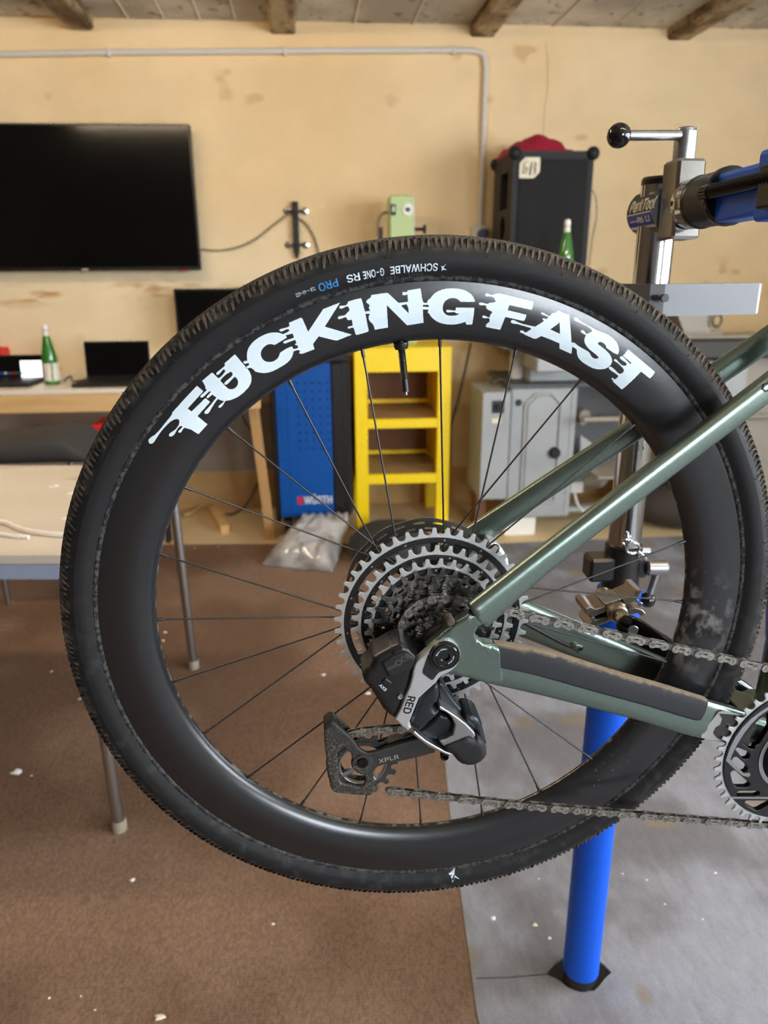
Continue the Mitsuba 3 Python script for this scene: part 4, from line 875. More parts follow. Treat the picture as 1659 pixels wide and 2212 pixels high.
# head: sleeve, square block, lever, jaw
HZ = 1.372
d2 = np.array([.11, -.994]); d2 /= np.linalg.norm(d2); e2 = np.array([-d2[1], d2[0]])     # along the arm towards the bicycle; across it
up = .04                                                                                # the arm rises a little
AX = np.array([d2[0], d2[1], up]); AX /= np.linalg.norm(AX)
P0 = np.array([pp(HZ)[0], PY, HZ])
EV = np.array([e2[0], e2[1], 0]); UPV = np.cross(AX, EV); UPV = UPV if UPV[2] > 0 else -UPV
at = lambda t, s=0, z=0: P0 + AX * t + EV * s + UPV * z
HM = np.eye(4); HM[:3, 0], HM[:3, 1], HM[:3, 2], HM[:3, 3] = EV, UPV, np.cross(EV, UPV), P0
sg = 1 if HM[:3, 2] @ AX > 0 else -1
part(k, 'arm_sleeve', tube([at(-.032), at(-.0315), at(-.028), at(.036)], [.027, .029, .0300, .0300], 56), 'chrome')
# label wrapped on the sleeve, camera side
def wrap(poly, t0, r, m, name, label=None, rise=0.0):
    """Flat outline (x along the arm, y around it in metres of arc) wrapped on the sleeve."""
    me = prism(poly, 0, .0003); me = me.subdivide_to_size(.004)
    v = me.vertices; a = v[:, 1] / r
    side = -EV if at(0, -1)[1] < at(0, 1)[1] else EV
    q = P0 + np.outer(v[:, 0] + t0, AX) + np.outer((r + v[:, 2]) * np.cos(a), side) + np.outer((r + v[:, 2]) * np.sin(a), UPV)
    part(k, name, tm(q, me.faces), m, 30, label)
wrap(sbox(0, -.002, .063, .028), -.028, .0302, 'black', 'label_band')
wrap(sbox(0, -.019, .063, -.0035), -.028, .0302, 'bluelabel', 'label_band', 'blue label band')
wrap(sbox(0, -.0032, .063, -.0022), -.028, .0304, 'white', 'label_line')
L = text2d('ParkTool', .0150, True); L = affinity.skew(affinity.scale(L, .74, 1.0, origin=(0, 0)), 8, 0, origin=(0, 0))
wrap(L, -.022, .0305, 'label', 'lettering', 'pale maker lettering'); 
wrap(affinity.translate(affinity.scale(text2d('PRS-3.3', .0072, True), .8, 1, origin=(0, 0)), 0, -.0150), -.002, .0305, 'label', 'lettering', 'pale model lettering')
wrap(affinity.translate(text2d('parktool.com', .0026), 0, -.0130), -.022, .0305, 'label', 'lettering')
bt, bw_, bz0, bz1 = .055, .0195, -.040, .0545
def blk(t0, t1, s0, s1, z0, z1, b): return xf(bx(s0, s1, z0, z1, sg * t0 if sg > 0 else -t1, sg * t1 if sg > 0 else -t0, b), HM)
part(k, 'square_block', blk(bt - .019, bt + .019, -bw_, bw_, bz0, bz1, .0035), 'chrome', False, label='square chrome block')
post0, post1 = at(bt - .002, -.001, bz1 - .002), at(bt - .002, -.001, bz1 + .041)
part(k, 'lever_post', tube([post0, post0 + UPV * .034, post0 + UPV * .038, post0 + UPV * .040], [.0135, .0135, .0125, .009], 40), 'zinc')
kx = [(.35,1.45)][0]
ball = np.array([kx[0], .955, kx[1]])
root = post0 + UPV * .0315
part(k, 'lever_rod', tube([root, root + (ball - root) * .93], .0060, 24), 'zinc')
part(k, 'lever_ball', trimesh.creation.icosphere(4, .0140).apply_translation(ball), 'blackgloss', True, label='glossy black ball knob')
part(k, 'set_screw', cyl(post0 + UPV * .036 + AX * .0135 + EV * .005, post0 + UPV * .036 + AX * .0150 + EV * .0055, .0016, 14, .0003), 'black')
def ringp(prof, name, m, label=None):
    """Turned about the arm's axis from (distance along, radius)."""
    q = lathe([(r, t) for t, r in prof], 64); Rm = HM.copy()
    if sg < 0: Rm[:3, 2] *= -1; Rm[:3, 0] *= -1
    part(k, name, xf(q, Rm), m, 40, label)
f0 = bt + .026
ringp([(f0 - .003, .0285), (f0 + .004, .0295), (f0 + .008, .0288), (f0 + .014, .0280), (f0 + .019, .0276), (f0 + .055, .0276)], 'weld_ring', 'chrome')
ringp([(f0 + .0195, .0275), (f0 + .020, .0300), (f0 + .022, .0312), (f0 + .026, .0308), (f0 + .027, .0300), (f0 + .068, .0306), (f0 + .070, .030), (f0 + .070, .0)], 'collar', 'black')
ringp([(f0 + .068, .0), (f0 + .068, .0310), (f0 + .070, .0325), (f0 + .076, .0325), (f0 + .078, .031), (f0 + .079, 0)], 'flange', 'blackgloss')
# the blue jaw: a tapering channel that grips the seat post out of the frame
j0, j1 = f0 + .074, f0 + .225
def ring_rect(t, s0, s1, z0, z1, r=.006):
    q = np.array(sbox(s0, z0, s1, z1).buffer(-r).buffer(r, quad_segs=4).exterior.coords)[:-1]
    return np.array([at(t, a, b) for a, b in q])
part(k, 'jaw', loft([ring_rect(t, -.019 + d_, .019 - d_, -.029 + d_, .024 - d_) for t, d_ in ((j0, .004), (j0 + .004, 0), (j0 + .10, 0), (j1, .0), (j1 + .002, .003))]), 'bluejaw', 40, label='blue clamp jaw')
part(k, 'jaw_lip', loft([ring_rect(t, -.024 + d_, .024 - d_, -.036 + d_, .034 - d_) for t, d_ in ((j0 + .078, .003), (j0 + .081, 0), (j1 + .0, 0), (j1 + .003, .003))]), 'bluejaw', 40)
sd_ = -1 if at(0, -1)[1] < at(0, 1)[1] else 1
rodA = at(j0 - .012, sd_ * .028, .004); rodB = at(j1 + .03, sd_ * .033, .002)
L_ = np.linalg.norm(rodB - rodA); rdv = (rodB - rodA) / L_
part(k, 'rod_cap', tube([rodA, rodA + rdv * .001, rodA + rdv * .003, rodA + rdv * .006, rodA + rdv * .020, rodA + rdv * .0205], [.001, .0050, .0076, .0086, .0086, .007], 28), 'blackgloss')
nt = 64; prof_r = [.0072 + .0008 * (1 if i % 2 else -1) for i in range(nt)]
part(k, 'threaded_rod', tube([rodA + rdv * (.0195 + (L_ - .02) * i / (nt - 1)) for i in range(nt)], prof_r, 20), 'blackgloss')
part(k, 'jaw_cap', loft([ring_rect(t, (sd_ * .036 if sd_ < 0 else .020), (-.020 if sd_ < 0 else .036), -.026, .016, .004) for t in (j0 + .100, j0 + .101, j1 - .002, j1)]), 'blackgloss', 40)

# ================================================================ BICYCLE (local axes: u along the wheel plane, v up, w out of the drive side)
bike = thing('bicycle', 'sage green gravel bicycle with a deep black carbon rear wheel, hanging in the repair stand', 'bicycle')
bp_ = lambda *a, **kw: bpart(bike, *a, **kw)
# ---- rim
RIM = np.array([(.3165, .0118), (.3168, .0132), (.3160, .0143), (.3110, .0148), (.3040, .0150), (.2970, .0148), (.2905, .0141), (.2845, .0129), (.2790, .0113), (.2743, .0093), (.2705, .0070), (.2678, .0042), (.2663, .0018), (.2659, 0)])
full = [(r, w) for r, w in RIM] + [(r, -w) for r, w in RIM[-2::-1]] + [(.3120, -.010), (.3090, 0), (.3120, .010), (.3165, .0118)]
Rm = lathe(full, 288); Rm.fix_normals(); 
kk = bp_('rim', Rm, 'rim', 30, label='deep matte black carbon rim')
rimw = lambda r: np.interp(r, RIM[::-1, 0], RIM[::-1, 1])
def on_rim(poly, lift=.00022):
    m = prism(poly, 0, lift); m = m.subdivide_to_size(.0045, max_iter=12); v = m.vertices.copy(); r = np.hypot(v[:, 0], v[:, 1])
    v[:, 2] += rimw(r); m.vertices = v; return m
LET = {
 'F': ([(-.20688,.23207),(-.20201,.22757),(-.20235,.22674),(-.21627,.21274),(-.21331,.20999),(-.20064,.22139),(-.19697,.21783),(-.20864,.20581),(-.20105,.19779),(-.20927,.18949),(-.21013,.18971),(-.21529,.19402),(-.21713,.19466),(-.22007,.19581),(-.22104,.19556),(-.22187,.19479),(-.22362,.19227),(-.22455,.1917),(-.2254,.1916),(-.22611,.19214),(-.22611,.19293),(-.22518,.19389),(-.22354,.19523),(-.22228,.19658),(-.2223,.19717),(-.22294,.19758),(-.2239,.19749),(-.22531,.19658),(-.22659,.19512),(-.22795,.19278),(-.22927,.19084),(-.23034,.1896),(-.23175,.18872),(-.23329,.18849),(-.23419,.18899),(-.23438,.18979),(-.2334,.19135),(-.23137,.19268),(-.22814,.19476),(-.22621,.19708),(-.2251,.19882),(-.22432,.20076),(-.22425,.20194),(-.2247,.20313),(-.22541,.20365),(-.22634,.20384),(-.22767,.20367),(-.22923,.20313),(-.23244,.20117),(-.2347,.19927),(-.23701,.19697),(-.23952,.19448),(-.24167,.19197),(-.24473,.1879),(-.24739,.1842),(-.24865,.18296),(-.25041,.1825),(-.25175,.18305),(-.25228,.18454),(-.25203,.18612),(-.25083,.18748),(-.24859,.189),(-.24598,.19051),(-.24137,.19493),(-.23583,.20126),(-.23161,.20585),(-.22988,.20814),(-.22975,.2095),(-.22644,.21272),(-.21898,.22027)], None),
 'U': ([(-.17311,.25804),(-.16812,.25167),(-.16466,.24728),(-.16435,.24614),(-.16325,.24575),(-.16157,.2425),(-.16071,.23944),(-.1605,.23677),(-.16118,.23372),(-.16228,.23126),(-.16394,.22899),(-.16799,.22503),(-.1712,.22259),(-.17397,.22091),(-.1771,.21963),(-.17982,.21872),(-.18403,.21827),(-.18531,.21632),(-.1866,.21441),(-.18784,.21308),(-.18903,.21233),(-.18998,.21235),(-.19037,.21322),(-.19004,.2141),(-.18843,.21523),(-.18601,.21712),(-.18519,.21807),(-.18778,.2189),(-.18976,.22019),(-.19115,.21937),(-.19538,.21365),(-.19733,.21058),(-.19863,.20866),(-.19985,.20763),(-.20139,.20736),(-.20238,.20777),(-.2026,.20876),(-.20172,.2103),(-.19926,.21257),(-.19636,.21561),(-.19385,.21866),(-.19136,.2215),(-.19206,.22229),(-.19314,.22289),(-.19417,.22426),(-.19575,.22333),(-.19736,.22202),(-.19856,.2212),(-.19937,.22149),(-.19953,.22226),(-.19835,.22378),(-.19569,.22641),(-.19584,.22699),(-.19658,.22712),(-.19776,.22645),(-.2002,.2242),(-.20222,.22252),(-.20359,.22189),(-.20452,.22207),(-.20484,.22277),(-.20419,.22371),(-.20197,.22559),(-.19875,.2282),(-.19994,.22976),(-.19981,.23128),(-.2009,.23397),(-.20222,.23609),(-.19782,.2396),(-.19345,.24292),(-.1922,.24214),(-.18839,.23809),(-.18625,.23918),(-.18422,.24123),(-.18257,.24328),(-.18211,.2444),(-.18243,.24516),(-.18315,.24555),(-.18391,.24538),(-.18513,.24408),(-.18677,.24222),(-.18796,.2413),(-.18904,.24087),(-.18976,.24134),(-.18988,.2421),(-.18933,.24303),(-.18694,.24487),(-.18338,.24744),(-.18238,.24836),(-.18194,.24929),(-.18233,.25061),(-.17766,.25428)],
       [(-.17749,.24356),(-.17586,.24163),(-.1766,.24013),(-.17762,.23901),(-.18042,.23679),(-.18281,.23493),(-.18375,.23343),(-.18343,.23266),(-.18262,.23233),(-.18107,.23299),(-.17945,.23448),(-.17742,.23654),(-.17442,.23914),(-.17353,.23836),(-.17285,.23732),(-.17219,.23586),(-.17198,.23452),(-.17243,.23243),(-.1735,.23053),(-.17531,.22904),(-.17686,.22849),(-.17839,.22826),(-.17988,.22856),(-.18115,.22924),(-.18307,.23131),(-.1848,.23345),(-.18688,.23578),(-.18602,.23728),(-.18399,.23933),(-.1812,.24155)]),
 'C': ([(-.13691,.27557),(-.13432,.27505),(-.13175,.27409),(-.12992,.27333),(-.12859,.27128),(-.13391,.26821),(-.13932,.26521),(-.14061,.26564),(-.1419,.26603),(-.14377,.26606),(-.14568,.26542),(-.14801,.26398),(-.1496,.26233),(-.15062,.26085),(-.15129,.259),(-.15139,.25732),(-.15111,.25563),(-.15062,.25431),(-.14958,.25279),(-.14832,.25183),(-.14648,.25104),(-.1446,.25089),(-.14232,.25108),(-.1404,.25169),(-.13845,.25297),(-.13726,.25408),(-.13624,.25556),(-.13578,.25724),(-.13495,.25873),(-.13048,.26146),(-.12548,.26373),(-.12473,.26353),(-.12427,.26293),(-.12354,.26053),(-.12403,.25799),(-.12469,.25593),(-.12573,.25388),(-.12714,.25202),(-.12912,.25016),(-.13187,.24813),(-.13499,.24641),(-.13811,.24465),(-.142,.24293),(-.14508,.24193),(-.14814,.24149),(-.15079,.24154),(-.15304,.24189),(-.15712,.24311),(-.15781,.24426),(-.15887,.24534),(-.16014,.2462),(-.16125,.24648),(-.16335,.24607),(-.1644,.24722),(-.16166,.24887),(-.16168,.24981),(-.16231,.25057),(-.16384,.25011),(-.16517,.24987),(-.16608,.25026),(-.16641,.25102),(-.16617,.25177),(-.16538,.25232),(-.16294,.25246),(-.16313,.25528),(-.16297,.25789),(-.16252,.26012),(-.16176,.26215),(-.16091,.26373),(-.15949,.26564),(-.15789,.26739),(-.15592,.2691),(-.1532,.27101),(-.1505,.27252),(-.14783,.2737),(-.14478,.27483),(-.14215,.27534),(-.13952,.2756)], None),
 'K': ([(-.12657,.28328),(-.12123,.28547),(-.11611,.28746),(-.11509,.28663),(-.11066,.27584),(-.09737,.29419),(-.08312,.29934),(-.09654,.2798),(-.07347,.27261),(-.08643,.26776),(-.08898,.26822),(-.10189,.27176),(-.10679,.26555),(-.10662,.26408),(-.10567,.26091),(-.11649,.25707),(-.11902,.25775),(-.119,.25817),(-.11833,.259),(-.11837,.26006),(-.11954,.2605),(-.12125,.26032),(-.12276,.25984),(-.1245,.25902),(-.12462,.261),(-.11955,.26239),(-.12022,.26459),(-.12212,.26487),(-.12221,.26571),(-.12078,.26652),(-.12193,.26922),(-.12795,.26722),(-.12989,.26633),(-.13137,.26635),(-.13205,.26711),(-.13171,.26803),(-.12977,.26883),(-.1227,.27102),(-.12381,.27449),(-.12978,.27312),(-.13163,.27418),(-.12862,.27538),(-.12667,.27668),(-.1265,.27759),(-.12723,.27826),(-.12913,.27796),(-.1315,.27675),(-.133,.27615),(-.13424,.27658),(-.13491,.27741),(-.13416,.27823),(-.1314,.27881),(-.12757,.27987),(-.12596,.28101)], None),
 'I': ([(-.07661,.29999),(-.071,.30152),(-.06539,.30273),(-.06475,.3013),(-.06208,.29109),(-.05903,.27556),(-.05943,.27492),(-.06413,.27352),(-.0695,.27219),(-.07032,.27295),(-.07206,.2785),(-.07372,.27852),(-.0754,.2779),(-.07656,.27791),(-.07721,.27857),(-.0767,.27937),(-.07503,.27983),(-.0727,.28012),(-.07343,.28529),(-.07526,.28489),(-.07675,.28485),(-.07756,.28582),(-.07803,.28695),(-.07885,.28744),(-.08018,.28707),(-.08185,.28636),(-.08351,.28589),(-.08483,.28591),(-.08531,.28656),(-.08495,.28767),(-.08378,.2883),(-.08146,.28859),(-.07915,.28898),(-.07797,.29015),(-.07712,.2911),(-.07544,.29252),(-.07536,.29363),(-.07572,.29523),(-.07653,.29603),(-.07751,.2962),(-.079,.29567),(-.08067,.2948),(-.08216,.29431),(-.0833,.29458),(-.08387,.29547),(-.08365,.29642),(-.0826,.29673),(-.0803,.29677),(-.07832,.29709),(-.07732,.29778),(-.07664,.29888)], None),
 'N': ([(-.05686,.3051),(-.05026,.30602),(-.04346,.30679),(-.04214,.30623),(-.0336,.29854),(-.02561,.29937),(-.02603,.30537),(-.02736,.30509),(-.02906,.3046),(-.03013,.30511),(-.03059,.30613),(-.03021,.30703),(-.02927,.30746),(-.02794,.30719),(-.02661,.30725),(-.02586,.30855),(-.02036,.30948),(-.01505,.31015),(-.01424,.30635),(-.01361,.30235),(-.01281,.29942),(-.01145,.29824),(-.00897,.29847),(-.0079,.29681),(-.01277,.29668),(-.01275,.29522),(-.00776,.29491),(-.00772,.29277),(-.01272,.29301),(-.01226,.28729),(-.01153,.28172),(-.01854,.2807),(-.02586,.27975),(-.04368,.29682),(-.04313,.28766),(-.04231,.27811),(-.0537,.27644),(-.05463,.27949),(-.05538,.28098),(-.05651,.28222),(-.05802,.2836),(-.05885,.2849),(-.05921,.28638),(-.05904,.28766),(-.05796,.28985),(-.06213,.29008),(-.0623,.29173),(-.05774,.29241),(-.05905,.29443),(-.05885,.29534),(-.05827,.29624),(-.05845,.29715),(-.0592,.29789),(-.06051,.29874),(-.06107,.29961),(-.06087,.30055),(-.05991,.30152),(-.05764,.30295),(-.05699,.30402)],
       [(-.0315,.29633),(-.02903,.29703),(-.02674,.29737),(-.02577,.29554),(-.02511,.29388),(-.02485,.28984)]),
 'G': ([(-.00867,.30055),(-.00684,.30165),(-.00553,.30323),(-.00389,.30512),(-.00191,.30669),(.00041,.30794),(.00307,.30887),(.0064,.30964),(.00941,.30999),(.01243,.31006),(.01579,.30988),(.01917,.30937),(.02222,.30855),(.02462,.30758),(.02703,.30618),(.02876,.30483),(.03017,.30322),(.03125,.3016),(.032,.29967),(.03187,.29871),(.01949,.29892),(.01861,.2998),(.0174,.30077),(.01603,.30149),(.01467,.30192),(.01315,.30209),(.0113,.30205),(.00962,.30165),(.00796,.30086),(.0063,.2996),(.00517,.29785),(.00453,.29609),(.00434,.29416),(.00462,.29222),(.00516,.29076),(.0062,.28946),(.00741,.28847),(.00895,.28781),(.01066,.28746),(.0127,.28737),(.01507,.28751),(.0171,.28787),(.01894,.28889),(.01774,.28916),(.01604,.28951),(.01499,.29043),(.0133,.29045),(.0116,.29037),(.00957,.29017),(.00821,.29041),(.00745,.29122),(.00766,.29213),(.0085,.29241),(.01019,.29239),(.01224,.29198),(.01428,.29163),(.01557,.29172),(.01577,.29307),(.0159,.2942),(.03187,.29387),(.03161,.28705),(.03103,.27971),(.02606,.27961),(.02551,.2806),(.02485,.28208),(.02242,.28129),(.02039,.28066),(.01733,.28011),(.01427,.27982),(.0112,.27986),(.00847,.28006),(.00539,.28069),(.00231,.28161),(-.00043,.28288),(-.00249,.28421),(-.00438,.28586),(-.00559,.28717),(-.00662,.28847),(-.00731,.28961),(-.00875,.2906),(-.00769,.29204),(-.00787,.29268),(-.01309,.29306),(-.01311,.29467),(-.0078,.29461),(-.00775,.2959),(-.00827,.29686),(-.01314,.29707),(-.01316,.29819),(-.00913,.29831)], None),
 'F2': ([(.05199,.30569),(.05387,.30545),(.06771,.30221),(.08375,.2984),(.08326,.29532),(.08228,.29168),(.08106,.29176),(.06223,.2958),(.06108,.29149),(.07786,.28754),(.07735,.28459),(.07609,.28237),(.07505,.28239),(.05965,.28586),(.05901,.28482),(.05605,.27497),(.05501,.27499),(.04368,.27729),(.04306,.27812),(.04314,.27943),(.04406,.28041),(.04523,.28121),(.04597,.28235),(.046,.28334),(.04579,.28416),(.04517,.28498),(.04284,.28501),(.04043,.28511),(.03939,.28554),(.03918,.28636),(.03967,.28707),(.04068,.28739),(.04242,.28665),(.04453,.28564),(.04589,.28589),(.04601,.2871),(.04631,.28807),(.04778,.28968),(.04741,.29024),(.04652,.2909),(.04321,.29243),(.0423,.29364),(.04207,.2951),(.04153,.29575),(.04033,.29593),(.03692,.29596),(.03595,.29639),(.03551,.29727),(.03599,.298),(.03717,.29828),(.03923,.29787),(.04199,.29704),(.04368,.29718),(.04502,.29782),(.04637,.29813),(.04911,.29803),(.04993,.29873),(.04981,.2997),(.04914,.301),(.04789,.3023),(.0465,.30295),(.04445,.30313),(.04173,.30309),(.04109,.30364),(.0408,.30493),(.04129,.30556),(.04229,.30578),(.0435,.30538),(.04472,.30464),(.04643,.30446),(.04846,.3047),(.05014,.30516)], None),
 'A': ([(.10587,.29073),(.11121,.28872),(.11616,.28678),(.11691,.28243),(.11875,.27213),(.12041,.26326),(.12176,.26266),(.12162,.25937),(.1218,.25323),(.1209,.25336),(.11058,.25781),(.11014,.25994),(.10982,.26246),(.1017,.26585),(.09303,.26912),(.08838,.26663),(.08718,.26665),(.08306,.26835),(.07855,.27021),(.07648,.2715),(.07404,.27237),(.07351,.27313),(.07386,.27397),(.07512,.27425),(.07634,.27386),(.0778,.2727),(.07883,.27219),(.08342,.27528),(.08258,.27605),(.08135,.27656),(.07851,.27743),(.07487,.27842),(.07205,.27929),(.06964,.27981),(.06745,.27995),(.06585,.28035),(.06473,.28126),(.06455,.28232),(.0653,.28314),(.06668,.28323),(.06829,.28265),(.07074,.28141),(.07479,.27993),(.08043,.27854),(.08648,.27732),(.09031,.27973),(.09393,.28214),(.09308,.28291),(.09223,.28378),(.09278,.28442),(.09398,.2844),(.09563,.28355),(.09771,.28511),(.09585,.28607),(.09218,.28743),(.09074,.2882),(.09049,.28895),(.09125,.28943),(.09245,.28923),(.09492,.28796),(.09741,.28651),(.09901,.28649),(.10045,.28858),(.10283,.2887)],
       [(.10783,.28065),(.10858,.27608),(.10916,.27111),(.10835,.2712),(.10005,.27475)]),
 'S': ([(.12051,.26323),(.12266,.26313),(.12388,.26239),(.1267,.2603),(.12948,.25868),(.13295,.25695),(.13644,.25499),(.13788,.2538),(.13886,.25219),(.14001,.25058),(.14163,.24928),(.14335,.24867),(.14503,.24864),(.14648,.24919),(.14624,.24999),(.14476,.25145),(.14189,.25363),(.13905,.25558),(.13691,.2572),(.1351,.25891),(.13362,.26067),(.13227,.26273),(.13163,.26447),(.13149,.26604),(.13185,.2676),(.13283,.26946),(.13043,.27059),(.12834,.27186),(.12759,.27296),(.12801,.27383),(.12915,.27397),(.13054,.27308),(.132,.2715),(.13307,.27055),(.13562,.27145),(.13814,.27282),(.1372,.27408),(.13559,.2755),(.13247,.27724),(.12734,.27963),(.12226,.2817),(.12089,.28248),(.12032,.28341),(.12072,.28448),(.12182,.28499),(.12334,.28439),(.12545,.28258),(.12892,.28032),(.13305,.27816),(.13786,.27587),(.1427,.27338),(.14611,.27224),(.14954,.27104),(.15335,.26932),(.15655,.26724),(.15909,.26516),(.16133,.26276),(.16293,.26021),(.16386,.25766),(.16416,.25479),(.1636,.25219),(.1624,.25243),(.1596,.25359),(.15602,.25588),(.15246,.25816),(.15179,.25991),(.15083,.26119),(.14939,.26231),(.14764,.26319),(.14596,.26347),(.14449,.26317),(.144,.2624),(.14467,.26128),(.14733,.2595),(.15018,.25756),(.15271,.25555),(.15472,.25383),(.15642,.25189),(.1578,.2498),(.1588,.24754),(.15906,.24561),(.15859,.24369),(.15742,.24194),(.15587,.24052),(.15395,.23959),(.15198,.23908),(.14998,.23885),(.14796,.23889),(.14523,.23936),(.14247,.24012),(.13897,.2418),(.13545,.24379),(.13262,.2456),(.1301,.24772),(.12844,.24966),(.12726,.25175),(.12639,.25415),(.12604,.25637),(.1253,.25733),(.1232,.25862),(.12129,.25976)], None),
 'T': ([(.17263,.25665),(.18621,.24653),(.2,.23611),(.19959,.23483),(.19792,.23239),(.19596,.23031),(.19514,.23063),(.18705,.23651),(.18645,.23622),(.17248,.22034),(.17169,.22035),(.16277,.2276),(.16289,.22857),(.16164,.22944),(.16094,.23017),(.16109,.23086),(.16169,.23106),(.16261,.23062),(.16399,.22945),(.16556,.23092),(.16681,.2324),(.16626,.23316),(.16506,.23424),(.16206,.23609),(.15906,.23794),(.15753,.23932),(.1568,.24037),(.15704,.24111),(.15794,.24139),(.15922,.24107),(.16038,.2403),(.16225,.23878),(.16378,.2375),(.16534,.23603),(.16669,.23504),(.16781,.23478),(.16904,.235),(.1702,.23588),(.17086,.23697),(.17097,.23802),(.17033,.23907),(.16909,.24044),(.16771,.24172),(.16599,.24324),(.1643,.24455),(.16264,.24561),(.16116,.24638),(.16049,.24684),(.16081,.24772),(.16149,.2483),(.16273,.24768),(.16447,.24588),(.16618,.24436),(.16754,.2433),(.16886,.24259),(.17048,.24205),(.17187,.24218),(.17272,.24291),(.17264,.24365),(.17208,.24449),(.17091,.24532),(.16907,.24645),(.16675,.24785),(.16588,.24875),(.16569,.2497),(.16616,.25049),(.16707,.25071),(.16834,.2504),(.17006,.24889),(.17195,.24723),(.17385,.24541),(.17523,.2442),(.17607,.24368),(.17675,.24402),(.17657,.24477),(.17538,.24568),(.17199,.24826),(.16828,.25099)], None)}
for nm, (outer, hole_) in LET.items():
    p = Polygon(outer).buffer(0).buffer(-.00008).buffer(.00016).buffer(-.00008)
    if hole_: p = p.difference(Polygon(hole_).buffer(0))
    bpart(bike + '__rim', 'decal_letter', on_rim(p), 'decal', 30, label=f"white dripping decal letter {nm[0]}")
# ---- tire
TIRE = np.array([(.3155, .0125), (.3165, .0146), (.3180, .0153), (.3196, .0155), (.3203, .0150), (.3215, .0158), (.3250, .0186), (.3290, .0199), (.3325, .0203), (.3362, .0202), (.3366, .0199), (.3370, .0199), (.3400, .0187), (.3430, .0170), (.3460, .0144), (.3485, .0109), (.3500, .0075), (.3510, .0036), (.3514, 0)])
tf = [tuple(q) for q in TIRE] + [(r, -w) for r, w in TIRE[-2::-1]] + [(.3155, .0125)]
Tm = lathe(tf, 288); Tm.fix_normals()
bp_('tire', Tm, 'tire', 40, label='black gravel tire with dusty tread')
tw = lambda r: np.interp(r, TIRE[:, 0], TIRE[:, 1])
TK = bike + '__tire'
def polar(m, r0, a0, flip=True, lift=0.0, wfun=tw):
    """Flat lettering (x along, y up) bent round the wheel: reads counter-clockwise with its top to the hub."""
    v = m.vertices.copy(); r = r0 - v[:, 1]; a = a0 + v[:, 0] / r0
    out = np.column_stack([r * np.cos(a), r * np.sin(a), wfun(r) + lift + v[:, 2]]); return tm(out, m.faces[:, ::-1])
def tire_text(s, x0, h, m, bold=True, width=None, dy=0.0, label=None):
    L = text2d(s, h, bold); b = L.bounds
    if width: L = affinity.scale(L, width / (b[2] - b[0]), 1, origin=(b[0], 0))
    L = affinity.translate(L, x0 - L.bounds[0], dy)
    me = prism(L, 0, .00025).subdivide_to_size(.006)
    bpart(TK, 'lettering', polar(me, TXR, TXA, lift=.00005), m, 30, label=label)
    return L.bounds[2]
q = [(-.00131,.33013),(-.04117,.32489),(-.04425,.32527),(-.06429,.31956),(-.08282,.31311),(-.09942,.30811),(-.09995,.31507),(-.11008,.30857),(-.11904,.3035),(.00538,.32718),(-.0008,.32428)]
TXR = math.hypot(*q[0]); TXA = math.atan2(q[0][1], q[0][0])
arc_ = lambda p: (math.atan2(p[1], p[0]) - TXA) * TXR
hgt = TXR - math.hypot(*q[10])
tire_text('SCHWALBE', 0, hgt, 'ink', True, arc_(q[1]), label='pale printed maker lettering')
tire_text('G-ONE', arc_(q[2]) + .0022, hgt, 'ink', True, arc_(q[3]) - arc_(q[2]) - .003, label='pale printed lettering')
tire_text('RS', arc_(q[3]) + .002, hgt, 'ink', True, .0112, label='pale printed lettering')
tire_text('PRO', arc_(q[4]) + .0012, hgt * 1.05, 'ink_blue', True, arc_(q[5]) - arc_(q[4]) - .001, label='blue printed lettering')
tire_text('TLR — 40-622', arc_(q[5]) + .0028, hgt * .50, 'ink', False, arc_(q[8]) - arc_(q[5]) - .003, dy=hgt * .12, label='small pale printed lettering')
tire_text('2001     HS620', .012, hgt * .55, 'inkfaint', False, .040, dy=-hgt * -1.25)
def star(px):
    p = Polygon(px); m = prism(p, 0, .00025); v = m.vertices.copy(); r = np.hypot(v[:, 0], v[:, 1]); v[:, 2] += tw(r) + .00005; m.vertices = v; return m
bpart(TK, 'bird_mark', star([(.00557,.32978),(.00338,.32688),(.0064,.32474),(.00378,.32509),(.00196,.32411),(.0022,.32616),(.00124,.32795),(.00315,.32781)]), 'ink', 30, label='small pale bird mark')
bpart(TK, 'bird_mark', star([(.03215,-.31558),(.03083,-.32264),(.03654,-.3282),(.03149,-.32584),(.02878,-.33184),(.02738,-.32588),(.02441,-.32207),(.02846,-.31998)]), 'ink', 30, label='pale bird mark at the bottom of the tire')
